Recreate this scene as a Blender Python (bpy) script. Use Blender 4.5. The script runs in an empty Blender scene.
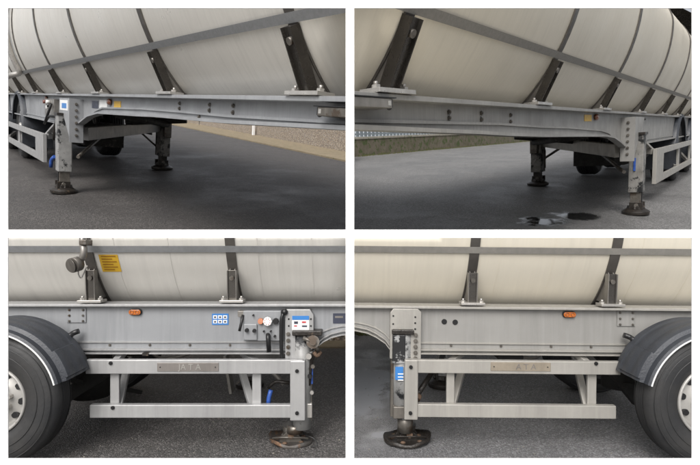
import bpy, bmesh, math, random
from mathutils import Vector, Matrix, noise
random.seed(7)
R_ = math.radians
sc = bpy.context.scene
col = sc.collection
LS = 0.70                      # size of the two lower trailers against the drawing they were measured in
E0 = 1.402; EYE = E0 * LS         # camera height above the lower yard
# ------------------------------------------------------------------ camera, sky, sun, exposure
cd = bpy.data.cameras.new('camera'); cam = bpy.data.objects.new('camera', cd); col.objects.link(cam)
cam.location = (0, 0, EYE); cam.rotation_euler = (R_(90), 0, 0)
cd.sensor_width = 36; cd.lens = 25.714; cd.clip_start = 0.05; cd.clip_end = 1500
sc.camera = cam
SUN_EL, SUN_AZ = 42, 196      # overcast sun high behind the camera
w = bpy.data.worlds.new('World'); sc.world = w; w.use_nodes = True
nt = w.node_tree; bgn = nt.nodes['Background']
sky = nt.nodes.new('ShaderNodeTexSky'); sky.sky_type = 'NISHITA'; sky.sun_disc = False
sky.sun_elevation = R_(SUN_EL); sky.sun_rotation = R_(SUN_AZ); sky.dust_density = 6; sky.ozone_density = 1
hs = nt.nodes.new('ShaderNodeHueSaturation'); hs.inputs['Saturation'].default_value = 0.22
nt.links.new(sky.outputs[0], hs.inputs['Color']); nt.links.new(hs.outputs[0], bgn.inputs['Color'])
bgn.inputs['Strength'].default_value = 0.13
sd = bpy.data.lights.new('sun', 'SUN'); sd.energy = 1.5; sd.angle = R_(35); sd.color = (1, 0.97, 0.93)
so = bpy.data.objects.new('sun', sd); col.objects.link(so)
dv = Vector((math.sin(R_(SUN_AZ)) * math.cos(R_(SUN_EL)), math.cos(R_(SUN_AZ)) * math.cos(R_(SUN_EL)), math.sin(R_(SUN_EL))))
so.rotation_euler = dv.to_track_quat('Z', 'Y').to_euler()
sc.view_settings.view_transform = 'Standard'; sc.view_settings.look = 'None'
sc.view_settings.exposure = 0.5; sc.view_settings.gamma = 1
# ------------------------------------------------------------------ materials
MATS = {}
def mat(name, c, rough=0.5, metal=0.0, var=0.12, scale=6.0, c2=None, streak=0.0, bump=0.0, bscale=60.0,
        spots=None, spot_t=0.62, spot_scale=5.0, rvar=0.1, spec=0.5, coat=0.0):
    m = bpy.data.materials.new(name); m.use_nodes = True; n = m.node_tree; L = n.links
    b = n.nodes['Principled BSDF']; tc = n.nodes.new('ShaderNodeTexCoord')
    b.inputs['Metallic'].default_value = metal; b.inputs['Specular IOR Level'].default_value = spec
    b.inputs['Coat Weight'].default_value = coat
    def nz(sc_, det=6, map_scale=None, rough_=0.6):
        t = n.nodes.new('ShaderNodeTexNoise'); t.inputs['Scale'].default_value = sc_; t.inputs['Detail'].default_value = det
        t.inputs['Roughness'].default_value = rough_
        src = tc.outputs['Object']
        if map_scale:
            mp = n.nodes.new('ShaderNodeMapping'); mp.inputs['Scale'].default_value = map_scale
            L.new(src, mp.inputs['Vector']); src = mp.outputs[0]
        L.new(src, t.inputs['Vector']); return t.outputs['Fac']
    def ramp(fac, p0, p1, a, b_):
        r = n.nodes.new('ShaderNodeMapRange'); r.inputs['From Min'].default_value = p0; r.inputs['From Max'].default_value = p1
        r.inputs['To Min'].default_value = a; r.inputs['To Max'].default_value = b_; L.new(fac, r.inputs[0]); return r.outputs[0]
    def mix(f, a, c_):
        x = n.nodes.new('ShaderNodeMix'); x.data_type = 'RGBA'
        for k, v in ((0, f), (6, a), (7, c_)):
            if isinstance(v, (float, int)): x.inputs[k].default_value = v
            elif isinstance(v, tuple): x.inputs[k].default_value = v
            else: L.new(v, x.inputs[k])
        return x.outputs[2]
    def C(t): return (t[0], t[1], t[2], 1)
    lo = c2 or tuple(x * (1 - var * 2) for x in c)
    cur = mix(ramp(nz(scale), 0.35, 0.7, 0.0, 1.0), C(c), C(lo))
    fine = nz(scale * 9)
    cur = mix(ramp(fine, 0.3, 0.8, 0.0, 0.35), cur, C(tuple(x * (1 - var * 1.6) for x in c)))
    if streak:
        s = nz(1.0, 5, (22, 3, 1.2))
        cur = mix(ramp(s, 0.48, 0.72, 0.0, streak), cur, C(tuple(x * 0.62 for x in c)))
        s2 = nz(1.0, 4, (45, 4, 2.5))
        cur = mix(ramp(s2, 0.5, 0.75, 0.0, streak * 0.7), cur, C(tuple(min(1, x * 1.25) for x in c)))
    if spots:
        s = nz(spot_scale, 8, None, 0.7)
        cur = mix(ramp(s, spot_t, spot_t + 0.05, 0.0, 1.0), cur, C(spots))
    L.new(cur, b.inputs['Base Color'])
    L.new(ramp(nz(scale * 2), 0.3, 0.75, max(0.05, rough - rvar), min(1, rough + rvar)), b.inputs['Roughness'])
    if bump:
        bp = n.nodes.new('ShaderNodeBump'); bp.inputs['Strength'].default_value = bump; bp.inputs['Distance'].default_value = 0.01
        L.new(nz(bscale, 4), bp.inputs['Height']); L.new(bp.outputs[0], b.inputs['Normal'])
    MATS[name] = m; return m

mat('tank_grey', (0.68, 0.66, 0.615), 0.36, 0.15, 0.06, 1.1, streak=0.26)
mat('tank_cream', (0.76, 0.71, 0.60), 0.38, 0.1, 0.06, 1.1, streak=0.18)
mat('paint_grey', (0.27, 0.278, 0.29), 0.42, 0.0, 0.12, 2.2, streak=0.45, spots=(0.16, 0.155, 0.15), spot_t=0.69, spot_scale=9)
mat('paint_warm', (0.275, 0.27, 0.258), 0.45, 0.0, 0.12, 2.2, streak=0.45, spots=(0.17, 0.155, 0.14), spot_t=0.69, spot_scale=9)
mat('aluminium', (0.40, 0.40, 0.40), 0.42, 0.35, 0.10, 5.0, streak=0.5, spots=(0.2, 0.19, 0.18), spot_t=0.70, spot_scale=11)
mat('aluminium_warm', (0.40, 0.385, 0.355), 0.42, 0.3, 0.10, 5.0, streak=0.5, spots=(0.2, 0.18, 0.15), spot_t=0.70, spot_scale=11)
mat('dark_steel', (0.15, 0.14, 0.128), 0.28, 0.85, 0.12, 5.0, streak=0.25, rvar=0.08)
mat('band_steel', (0.12, 0.11, 0.10), 0.4, 0.4, 0.2, 9.0)
mat('bright_steel', (0.55, 0.53, 0.50), 0.34, 0.6, 0.15, 12.0)
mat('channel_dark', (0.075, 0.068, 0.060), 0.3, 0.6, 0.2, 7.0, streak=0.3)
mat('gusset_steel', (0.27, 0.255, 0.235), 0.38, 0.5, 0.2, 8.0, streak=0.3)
mat('stripe', (0.20, 0.205, 0.21), 0.6, 0.0, 0.10, 30.0)
mat('stripe_warm', (0.235, 0.225, 0.205), 0.6, 0.0, 0.10, 30.0)
mat('leg_paint', (0.33, 0.33, 0.325), 0.5, 0.1, 0.2, 8.0, streak=0.6, spots=(0.015, 0.016, 0.018), spot_t=0.535, spot_scale=5.0)
mat('leg_dirty', (0.27, 0.265, 0.25), 0.5, 0.1, 0.2, 8.0, c2=(0.12, 0.11, 0.10), streak=0.7, spots=(0.012, 0.013, 0.014), spot_t=0.50, spot_scale=5.0)
mat('worn_steel', (0.19, 0.175, 0.155), 0.4, 0.5, 0.3, 8.0, streak=0.7, spots=(0.08, 0.06, 0.045), spot_t=0.56, spot_scale=7)
mat('greasy', (0.035, 0.030, 0.026), 0.38, 0.2, 0.3, 14.0, bump=0.4, spots=(0.12, 0.085, 0.055), spot_t=0.6, spot_scale=14)
mat('rust', (0.16, 0.10, 0.065), 0.75, 0.1, 0.35, 12.0, c2=(0.07, 0.045, 0.03), bump=0.5)
mat('shoe_metal', (0.10, 0.094, 0.088), 0.5, 0.4, 0.3, 10.0, c2=(0.05, 0.04, 0.033), bump=0.4, spots=(0.15, 0.085, 0.05), spot_t=0.55, spot_scale=9)
mat('rubber', (0.018, 0.019, 0.021), 0.62, 0.0, 0.25, 7.0, c2=(0.032, 0.031, 0.03), bump=0.15)
mat('black_plastic', (0.030, 0.034, 0.042), 0.42, 0.0, 0.15, 5.0, c2=(0.045, 0.05, 0.06), bump=0.25, bscale=140)
mat('black', (0.012, 0.012, 0.013), 0.4, 0.0, 0.1, 10.0)
mat('under_dark', (0.03, 0.029, 0.027), 0.7, 0.0, 0.3, 7.0, spots=(0.10, 0.09, 0.08), spot_t=0.6, spot_scale=6)
mat('flaked_black', (0.014, 0.014, 0.016), 0.5, 0.0, 0.2, 8.0, spots=(0.30, 0.30, 0.30), spot_t=0.58, spot_scale=14)
mat('rim', (0.43, 0.42, 0.40), 0.45, 0.3, 0.15, 9.0, spots=(0.13, 0.1, 0.07), spot_t=0.66, spot_scale=14)
mat('white_plastic', (0.75, 0.75, 0.74), 0.4, 0.0, 0.05, 10.0)
mat('white_paint', (0.90, 0.90, 0.90), 0.55, 0.0, 0.0, 3.0)
mat('blue_print', (0.04, 0.19, 0.50), 0.35, 0.0, 0.06, 10.0)
mat('blue_plastic', (0.03, 0.09, 0.36), 0.4, 0.0, 0.15, 10.0)
mat('red_print', (0.5, 0.04, 0.05), 0.4, 0.0, 0.06, 10.0)
mat('dark_print', (0.04, 0.045, 0.07), 0.4, 0.0, 0.06, 10.0)
mat('yellow_print', (0.62, 0.38, 0.035), 0.45, 0.0, 0.08, 20.0)
mat('yellow_ink', (0.30, 0.13, 0.012), 0.5, 0.0, 0.08, 20.0)
mat('amber', (0.50, 0.13, 0.012), 0.22, 0.0, 0.1, 10.0, coat=0.5)
mat('amber_dark', (0.16, 0.05, 0.02), 0.25, 0.0, 0.1, 10.0, coat=0.5)
mat('red_brown', (0.15, 0.05, 0.035), 0.4, 0.0, 0.1, 10.0)
mat('copper', (0.62, 0.26, 0.15), 0.4, 0.3, 0.1, 10.0)
mat('plate_metal', (0.24, 0.22, 0.205), 0.4, 0.3, 0.12, 20.0, streak=0.5)
mat('plate_warm', (0.33, 0.285, 0.225), 0.45, 0.3, 0.12, 20.0, streak=0.4)
mat('fence_paint', (0.20, 0.235, 0.26), 0.5, 0.2, 0.1, 5.0)

def asphalt(name, base, wet_t, seed, dark=(0.02, 0.02, 0.021), puddles=None, psharp=0.03, vs=95.0, bright=2.6, pcol=(0.022, 0.022, 0.022), prough=0.06):
    """coarse aggregate with damp, darker and glossier areas; puddles is a list of (x, y, rx, ry) in object space"""
    m = bpy.data.materials.new(name); m.use_nodes = True; n = m.node_tree; L = n.links; b = n.nodes['Principled BSDF']
    tc = n.nodes.new('ShaderNodeTexCoord')
    def N(t, **k):
        x = n.nodes.new(t)
        for a, v in k.items(): x.inputs[a.replace('_', ' ')].default_value = v
        return x
    def M(op, a, b_=None):
        x = n.nodes.new('ShaderNodeMath'); x.operation = op
        for i, v in enumerate((a, b_)):
            if v is None: continue
            if isinstance(v, (int, float)): x.inputs[i].default_value = v
            else: L.new(v, x.inputs[i])
        return x.outputs[0]
    def MR(f, a, b_, c, d):
        x = N('ShaderNodeMapRange', From_Min=a, From_Max=b_, To_Min=c, To_Max=d); L.new(f, x.inputs[0]); return x.outputs[0]
    vor = N('ShaderNodeTexVoronoi', Scale=vs); L.new(tc.outputs['Object'], vor.inputs['Vector'])
    n1 = N('ShaderNodeTexNoise', Scale=260.0, Detail=3.0); L.new(tc.outputs['Object'], n1.inputs['Vector'])
    mp = n.nodes.new('ShaderNodeMapping'); mp.inputs['Location'].default_value = (seed, seed * 2.3, 0); L.new(tc.outputs['Object'], mp.inputs['Vector'])
    big = N('ShaderNodeTexNoise', Scale=0.7, Detail=9.0, Roughness=0.72); L.new(mp.outputs[0], big.inputs['Vector'])
    sep = n.nodes.new('ShaderNodeSeparateColor'); L.new(vor.outputs['Color'], sep.inputs[0])
    cr = n.nodes.new('ShaderNodeValToRGB'); e = cr.color_ramp.elements
    e[0].position = 0.0; e[0].color = tuple(x * 0.45 for x in base) + (1,)
    e[1].position = 1.0; e[1].color = tuple(min(1, x * bright) for x in base) + (1,)
    k = cr.color_ramp.elements.new(0.75); k.color = tuple(base) + (1,)
    L.new(sep.outputs[0], cr.inputs[0])
    wet = MR(big.outputs['Fac'], wet_t - 0.12, wet_t + 0.12, 0.0, 1.0)
    mx = n.nodes.new('ShaderNodeMix'); mx.data_type = 'RGBA'; L.new(M('MULTIPLY', wet, 0.4), mx.inputs[0]); L.new(cr.outputs[0], mx.inputs[6]); mx.inputs[7].default_value = dark + (1,)
    cur = mx.outputs[2]
    grain = n.nodes.new('ShaderNodeMix'); grain.data_type = 'RGBA'; grain.blend_type = 'MULTIPLY'; grain.inputs[0].default_value = 0.6
    L.new(cur, grain.inputs[6]); L.new(n1.outputs['Fac'], grain.inputs[7]); cur = grain.outputs[2]
    rough = MR(wet, 0, 1, 0.62, 0.40)
    bstr = 0.9
    bp = N('ShaderNodeBump', Distance=0.006); bp.inputs['Strength'].default_value = bstr
    h = M('ADD', M('MULTIPLY', vor.outputs['Distance'], -1.0), M('MULTIPLY', n1.outputs['Fac'], 0.5))
    if puddles:
        sx = n.nodes.new('ShaderNodeSeparateXYZ'); L.new(tc.outputs['Object'], sx.inputs[0])
        pn = N('ShaderNodeTexNoise', Scale=3.4, Detail=7.0, Roughness=0.6); L.new(tc.outputs['Object'], pn.inputs['Vector'])
        tot = None
        for (x, y, rx, ry) in puddles:
            dx = M('DIVIDE', M('SUBTRACT', sx.outputs[0], x), rx); dy = M('DIVIDE', M('SUBTRACT', sx.outputs[1], y), ry)
            d = M('SQRT', M('ADD', M('MULTIPLY', dx, dx), M('MULTIPLY', dy, dy)))
            v = M('SUBTRACT', M('ADD', 1.0, M('MULTIPLY', M('SUBTRACT', pn.outputs['Fac'], 0.5), 2.4)), d)
            tot = v if tot is None else M('MAXIMUM', tot, v)
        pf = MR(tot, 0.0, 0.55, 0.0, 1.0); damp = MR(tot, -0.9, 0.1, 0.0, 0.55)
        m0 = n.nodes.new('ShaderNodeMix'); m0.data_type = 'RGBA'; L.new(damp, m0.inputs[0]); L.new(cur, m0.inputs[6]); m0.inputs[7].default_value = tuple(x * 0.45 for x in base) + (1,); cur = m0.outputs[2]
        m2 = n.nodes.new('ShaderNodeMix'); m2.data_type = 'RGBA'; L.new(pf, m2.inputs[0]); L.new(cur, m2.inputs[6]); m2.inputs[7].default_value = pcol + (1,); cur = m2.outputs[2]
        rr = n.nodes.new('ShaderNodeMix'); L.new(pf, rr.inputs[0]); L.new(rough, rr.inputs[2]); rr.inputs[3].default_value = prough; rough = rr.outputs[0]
        L.new(M('MULTIPLY', M('SUBTRACT', 1.0, pf), bstr), bp.inputs['Strength'])
    L.new(cur, b.inputs['Base Color']); L.new(rough, b.inputs['Roughness']); L.new(h, bp.inputs['Height']); L.new(bp.outputs[0], b.inputs['Normal'])
    MATS[name] = m; return m

def pebble(name, cols, scale, mortar, bump=1.0):
    m = bpy.data.materials.new(name); m.use_nodes = True; n = m.node_tree; L = n.links; b = n.nodes['Principled BSDF']; b.inputs['Roughness'].default_value = 0.8
    tc = n.nodes.new('ShaderNodeTexCoord'); v = n.nodes.new('ShaderNodeTexVoronoi'); v.inputs['Scale'].default_value = scale; L.new(tc.outputs['Object'], v.inputs['Vector'])
    s = n.nodes.new('ShaderNodeSeparateColor'); L.new(v.outputs['Color'], s.inputs[0])
    cr = n.nodes.new('ShaderNodeValToRGB'); L.new(s.outputs[0], cr.inputs[0]); el = cr.color_ramp.elements
    el[0].color = cols[0] + (1,); el[1].color = cols[-1] + (1,); cr.color_ramp.interpolation = 'CONSTANT'
    for i, c in enumerate(cols[1:-1]):
        k = el.new((i + 1) / (len(cols))); k.color = c + (1,)
    el[-1].position = (len(cols) - 1) / len(cols)
    mr = n.nodes.new('ShaderNodeMapRange'); mr.inputs['From Min'].default_value = 0.45; mr.inputs['From Max'].default_value = 0.75; L.new(v.outputs['Distance'], mr.inputs[0])
    mx = n.nodes.new('ShaderNodeMix'); mx.data_type = 'RGBA'; L.new(mr.outputs[0], mx.inputs[0]); L.new(cr.outputs[0], mx.inputs[6]); mx.inputs[7].default_value = mortar + (1,)
    L.new(mx.outputs[2], b.inputs['Base Color'])
    bp = n.nodes.new('ShaderNodeBump'); bp.inputs['Strength'].default_value = bump; bp.inputs['Distance'].default_value = 0.02; bp.invert = True
    L.new(v.outputs['Distance'], bp.inputs['Height']); L.new(bp.outputs[0], b.inputs['Normal'])
    MATS[name] = m; return m
pebble('pebbledash', [(0.22, 0.17, 0.12), (0.40, 0.33, 0.25), (0.13, 0.10, 0.08), (0.50, 0.44, 0.36), (0.28, 0.22, 0.17), (0.33, 0.31, 0.29)], 42, (0.14, 0.12, 0.10))
mat('verge', (0.23, 0.185, 0.125), 0.9, 0.0, 0.2, 4.0, c2=(0.15, 0.125, 0.075), bump=1.0, bscale=40, spots=(0.07, 0.07, 0.03), spot_t=0.62, spot_scale=5)
mat('mossy_concrete', (0.14, 0.12, 0.09), 0.9, 0.0, 0.3, 2.5, c2=(0.08, 0.072, 0.042), streak=0.7, bump=1.0, bscale=25, spots=(0.05, 0.07, 0.02), spot_t=0.52, spot_scale=4)
mat('coping', (0.30, 0.28, 0.235), 0.85, 0.0, 0.2, 6.0, spots=(0.10, 0.12, 0.05), spot_t=0.58)
mat('moss', (0.07, 0.085, 0.025), 0.95, 0.0, 0.3, 9.0, c2=(0.10, 0.085, 0.03), bump=1.0, bscale=60)

# ------------------------------------------------------------------ mesh helpers
class MB:
    """collects boxes, bars, tubes and plates in a thing's own metres; every coordinate passes s (which way the trailer points) and S (its size)"""
    def __init__(self): self.v = []; self.f = []; self.sm = []
    def add(self, vs, fs, smooth=False):
        k = len(self.v); self.v += [Vector(a) for a in vs]; self.f += [tuple(i + k for i in q) for q in fs]; self.sm += [smooth] * len(fs); return self
    def box(self, x0, x1, y0, y1, z0, z1):
        vs = [(x, y, z) for x in (x0, x1) for y in (y0, y1) for z in (z0, z1)]
        return self.add(vs, [(0, 1, 3, 2), (4, 6, 7, 5), (0, 4, 5, 1), (2, 3, 7, 6), (0, 2, 6, 4), (1, 5, 7, 3)])
    def bar(self, p, q, w, h, up=(0, 0, 1)):
        p, q = Vector(p), Vector(q); d = (q - p).normalized(); a = d.cross(Vector(up)).normalized() * w / 2; b = a.cross(d).normalized() * h / 2
        vs = [e + i * a + j * b for e in (p, q) for i in (-1, 1) for j in (-1, 1)]
        return self.add(vs, [(0, 1, 3, 2), (4, 6, 7, 5), (0, 4, 5, 1), (2, 3, 7, 6), (0, 2, 6, 4), (1, 5, 7, 3)])
    def tube(self, p, q, r, r2=None, n=20, cap=True, smooth=True):
        p, q = Vector(p), Vector(q); d = (q - p).normalized(); a = d.orthogonal().normalized(); b = d.cross(a); r2 = r if r2 is None else r2
        vs = []
        for e, rr in ((p, r), (q, r2)):
            for i in range(n):
                t = 2 * math.pi * i / n; vs.append(e + (a * math.cos(t) + b * math.sin(t)) * rr)
        k = len(self.v); self.add(vs, [(i, (i + 1) % n, n + (i + 1) % n, n + i) for i in range(n)], smooth)
        if cap: self.add([vs[i] for i in range(n)], [tuple(range(n))]); self.add([vs[n + i] for i in range(n)], [tuple(range(n))])
        return self
    def path(self, pts, r, n=12):
        P = [Vector(p) for p in pts]
        if len(P) > 2:                                   # round the corners
            Q = [P[0]]
            for a, b, c in zip(P, P[1:], P[2:]):
                l = min((b - a).length, (c - b).length) * 0.45; p0 = b + (a - b).normalized() * l; p1 = b + (c - b).normalized() * l
                for i in range(5): t = i / 4; Q.append(p0 * (1 - t) ** 2 + b * 2 * t * (1 - t) + p1 * t * t)
            Q.append(P[-1]); P = Q
        up = (P[1] - P[0]).orthogonal().normalized(); vs = []
        for i, p in enumerate(P):
            d = (P[min(i + 1, len(P) - 1)] - P[max(i - 1, 0)]).normalized(); a = (up - d * up.dot(d)).normalized(); up = a; b = d.cross(a)
            vs += [p + (a * math.cos(2 * math.pi * k / n) + b * math.sin(2 * math.pi * k / n)) * r for k in range(n)]
        m = len(P); self.add(vs, [(j * n + i, j * n + (i + 1) % n, (j + 1) * n + (i + 1) % n, (j + 1) * n + i) for j in range(m - 1) for i in range(n)], True)
        self.add(vs[:n], [tuple(range(n))]); self.add(vs[-n:], [tuple(range(n))]); return self
    def ball(self, c, r, n=10, m=6, sq=(1, 1, 1)):
        vs = []; 
        for j in range(m + 1):
            ph = math.pi * j / m
            for i in range(n):
                t = 2 * math.pi * i / n; vs.append((c[0] + r * sq[0] * math.sin(ph) * math.cos(t), c[1] + r * sq[1] * math.sin(ph) * math.sin(t), c[2] + r * sq[2] * math.cos(ph)))
        return self.add(vs, [(j * n + i, j * n + (i + 1) % n, (j + 1) * n + (i + 1) % n, (j + 1) * n + i) for j in range(m) for i in range(n)], True)
    def plate(self, poly, y0, y1, ax='y'):
        """closed outline in (x, z) [ax y] or (y, z) [ax x] or (x, y) [ax z], extruded between y0 and y1"""
        def P(a, b, t): return (a, t, b) if ax == 'y' else ((t, a, b) if ax == 'x' else (a, b, t))
        n = len(poly); vs = [P(a, b, y0) for a, b in poly] + [P(a, b, y1) for a, b in poly]
        return self.add(vs, [tuple(range(n)), tuple(range(2 * n - 1, n - 1, -1))] + [(i, n + i, n + (i + 1) % n, (i + 1) % n) for i in range(n)])
    def strip(self, top, bot, y0, y1, smooth=False):
        """a long plate between two lines of (x, z) with the same number of points"""
        for i in range(len(top) - 1):
            self.plate([top[i], top[i + 1], bot[i + 1], bot[i]], y0, y1)
        return self
    def lathe(self, c, prof, n=48, ax='y', a0=0.0, a1=2 * math.pi):
        """prof: (radius, offset along the axis)"""
        m = len(prof); vs = []; full = abs(a1 - a0 - 2 * math.pi) < 1e-6; cnt = n if full else n + 1
        for i in range(cnt):
            t = a0 + (a1 - a0) * i / n
            for r, o in prof:
                vs.append((c[0] + r * math.cos(t), c[1] + o, c[2] + r * math.sin(t)) if ax == 'y' else (c[0] + o, c[1] - r * math.cos(t), c[2] + r * math.sin(t)))
        fs = [(i * m + j, i * m + j + 1, ((i + 1) % cnt) * m + j + 1, ((i + 1) % cnt) * m + j) for i in range(n) for j in range(m - 1)]
        return self.add(vs, fs, True)

CUT = {}      # root name -> the two planes (through the middle of the four bays) at which that bay ends
def part(name, mb, m, parent, s=1, S=1.0, bevel=0.0, label=None, kind=None, solid=0.0, cat=None, group=None):
    bm = bmesh.new()
    root = parent
    while root is not None and root.parent is not None: root = root.parent
    if root is not None and root.get('_S'): S = S * root['_S']; bevel *= root['_S']
    vs = [bm.verts.new((s * v.x * S, v.y * S, v.z * S)) for v in mb.v]
    for q, sm in zip(mb.f, mb.sm):
        try: fa = bm.faces.new([vs[i] for i in q]); fa.smooth = sm
        except ValueError: pass
    bmesh.ops.remove_doubles(bm, verts=bm.verts, dist=1e-5)
    bmesh.ops.recalc_face_normals(bm, faces=bm.faces)
    if root is not None and root.get('_cut'):
        mw = root.matrix_basis.copy(); inv = mw.inverted()
        for (pc, pn) in CUTS[root['_cut']]:
            lc = inv @ Vector(pc); ln = (mw.to_3x3().transposed() @ Vector(pn)).normalized()
            g = bmesh.ops.bisect_plane(bm, geom=bm.verts[:] + bm.edges[:] + bm.faces[:], plane_co=lc, plane_no=ln, clear_outer=True)
            ed = [e for e in g['geom_cut'] if isinstance(e, bmesh.types.BMEdge)]
            if ed:
                try: bmesh.ops.holes_fill(bm, edges=ed, sides=0)
                except Exception: pass
    if not bm.faces: bm.free(); return None
    me = bpy.data.meshes.new(name); bm.to_mesh(me); bm.free()
    me.materials.append(MATS[m] if isinstance(m, str) else m)
    o = bpy.data.objects.new(name, me); col.objects.link(o); o.parent = parent
    if bevel:
        bv = o.modifiers.new('bevel', 'BEVEL'); bv.width = bevel; bv.segments = 2; bv.limit_method = 'ANGLE'; bv.angle_limit = R_(35); bv.harden_normals = False
    if label: o['label'] = label
    if kind: o['kind'] = kind
    if cat: o['category'] = cat
    if group: o['group'] = group
    return o
E3 = EYE - 0.003
CUTS = {'upper_left': (((0, 0, 0), (1, 0, 0)), ((0, 0, EYE), (0, 0, -1))), 'upper_right': (((0, 0, 0), (-1, 0, 0)), ((0, 0, EYE), (0, 0, -1))),
        'lower_left': (((0, 0, 0), (1, 0, 0)), ((0, 0, E3), (0, 0, 1))), 'lower_right': (((0, 0, 0), (-1, 0, 0)), ((0, 0, E3), (0, 0, 1)))}
def root(name, label, cat, M3, loc, cut, group=None):
    o = bpy.data.objects.new(name, None); col.objects.link(o); o.empty_display_size = 0.2
    mw = Matrix(M3).to_4x4(); mw.translation = Vector(loc); o.matrix_basis = mw
    o['label'] = label; o['category'] = cat; o['_cut'] = cut
    if group: o['group'] = group
    return o
I3 = ((1, 0, 0), (0, 1, 0), (0, 0, 1))
def text(name, s_, size, pos, m, parent, s=1, depth=0.0015, align='CENTER', label=None):
    """raised or printed lettering on a face that looks along -y"""
    cu = bpy.data.curves.new(name, 'FONT'); cu.body = s_; cu.size = size; cu.extrude = depth; cu.align_x = align; cu.align_y = 'CENTER'; cu.resolution_u = 2
    t = bpy.data.objects.new('tmp', cu); col.objects.link(t)
    me = bpy.data.meshes.new_from_object(t.evaluated_get(bpy.context.evaluated_depsgraph_get())); bpy.data.objects.remove(t)
    for v in me.vertices: x, y, z = v.co; v.co = ((pos[0] + x) * LS, (pos[1] - z) * LS, (pos[2] + y) * LS)
    me.materials.clear(); me.materials.append(MATS[m]); o = bpy.data.objects.new(name, me); col.objects.link(o); o.parent = parent
    if label: o['label'] = label
    return o

# ------------------------------------------------------------------ the white frame between the four bays
def frame():
    Y0, Y1 = 1.297, 1.300
    k = 1.300 / 500
    X = lambda p: (p - 350) * k
    Z = lambda p: EYE - (p - 232.5) * k
    r = bpy.data.objects.new('display_frame', None); col.objects.link(r); r.location = (0, 1.297, 0)
    r['label'] = 'white painted frame with four rectangular openings standing in front of the tank trailers'; r['category'] = 'frame'
    def p(n, x0, x1, z0, z1):
        part(n, MB().box(x0, x1, Y0 - 1.297, Y1 - 1.297, z0, z1), 'white_paint', r)
    xl, xr = X(-18), X(718)
    p('stile', xl, X(8.6), 0, Z(-18)); p('stile', X(691.4), xr, 0, Z(-18))
    p('top_rail', X(8.6), X(691.4), Z(8.6), Z(-18)); p('bottom_rail', X(8.6), X(691.4), Z(484), Z(458))
    p('mullion', X(345.7), X(354.2), Z(458), Z(8.6))
    p('transom', X(8.6), X(345.7), Z(237.8), Z(229.6)); p('transom', X(354.2), X(691.4), Z(237.8), Z(229.6))
frame()

# ------------------------------------------------------------------ the yards
def upper_ground(side, M3, loc, m, poly):
    tmp = bpy.data.objects.new('tmp_root', None); mw = Matrix(M3).to_4x4(); mw.translation = Vector(loc); tmp.matrix_basis = mw; tmp['_cut'] = side; col.objects.link(tmp)
    return tmp
UP = 1.55
def gz(y): return -1.03 + 0.08 * (y + 0.06)
def slab(name, side, M3, loc, poly, z_off, thick, m, s, kind='structure', label=None, cat=None):
    """a sheet of ground following the fall of the upper yard, given by its outline in (x, y)"""
    mb = MB(); n = len(poly)
    vs = [(a, b, gz(b) + z_off) for a, b in poly] + [(a, b, gz(b) + z_off - thick) for a, b in poly]
    mb.add(vs, [tuple(range(n)), tuple(range(2 * n - 1, n - 1, -1))] + [(i, n + i, n + (i + 1) % n, (i + 1) % n) for i in range(n)])
    tmp = upper_ground(side, M3, loc, m, poly)
    o = part(name, mb, m, tmp, s, UP); 
    if o:
        o.parent = None; o.matrix_basis = tmp.matrix_basis.copy()
        if kind: o['kind'] = kind
        if label: o['label'] = label
        if cat: o['category'] = cat
    bpy.data.objects.remove(tmp); return o
ML, LL = ((0.63331, 0.76690, 0.10383), (-0.74520, 0.64051, -0.18550), (-0.20877, 0.04010, 0.97714)), (-0.171, 3.029, 1.797)
MR_, LR = ((0.62786, -0.77589, -0.06153), (0.76007, 0.62823, -0.16617), (0.16758, 0.05756, 0.98418)), (0.221, 2.836, 1.753)
asphalt('asphalt_left', (0.105, 0.098, 0.094), 0.56, 3.0, vs=80, bright=2.0, dark=(0.045, 0.043, 0.042))
puddle_pts = [(UP * a, UP * b) for a, b in ((3.307, 0.501), (3.741, 0.383), (3.753, 0.282), (3.904, 0.549))]
asphalt('asphalt_right', (0.25, 0.247, 0.245), 0.52, 11.0, vs=80, bright=2.0, dark=(0.10, 0.099, 0.098),
        puddles=[(puddle_pts[0][0], puddle_pts[0][1], 0.62, 0.42), (puddle_pts[1][0], puddle_pts[1][1], 0.55, 0.36), (puddle_pts[2][0], puddle_pts[2][1], 0.42, 0.26)])
eL0 = (21.798, 7.491); eL1 = (6.024, 5.1); wL0 = (28.834, 10.086); wL1 = (7.702, 6.449)
def line_at(p, q, x): t = (x - p[0]) / (q[0] - p[0]); return (x, p[1] + t * (q[1] - p[1]))
def far(p, q, x): return line_at(p, q, x)
slab('asphalt_yard', 'upper_left', ML, LL, [(-4, -6), (120, -6), far(eL1, eL0, 120), far(eL1, eL0, -4)], 0.0, 0.25, 'asphalt_left', -1)
slab('verge', 'upper_left', ML, LL, [far(eL1, eL0, -4), far(eL1, eL0, 120), far(wL1, wL0, 120), far(wL1, wL0, -4)], 0.03, 0.28, 'verge', -1, kind='structure')
def wall_thing(name, side, M3, loc, p, q, x0, x1, h0, h1, th, m, s, label, cat):
    r = root(name, label, cat, M3, loc, side)
    a, b = far(p, q, x0), far(p, q, x1); d = Vector((b[0] - a[0], b[1] - a[1])).normalized(); nx, ny = -d.y * th, d.x * th
    if ny < 0: nx, ny = -nx, -ny
    mb = MB(); vs = []
    for (x, y) in (a, b, (b[0] + nx, b[1] + ny), (a[0] + nx, a[1] + ny)): vs.append((x, y, gz(y) + h0)); vs.append((x, y, gz(y) + h1))
    mb.add(vs, [(0, 2, 3, 1), (2, 4, 5, 3), (4, 6, 7, 5), (6, 0, 1, 7), (1, 3, 5, 7), (0, 6, 4, 2)])
    part('wall_face', mb, m, r, s, UP); return r, a, b, d
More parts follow.
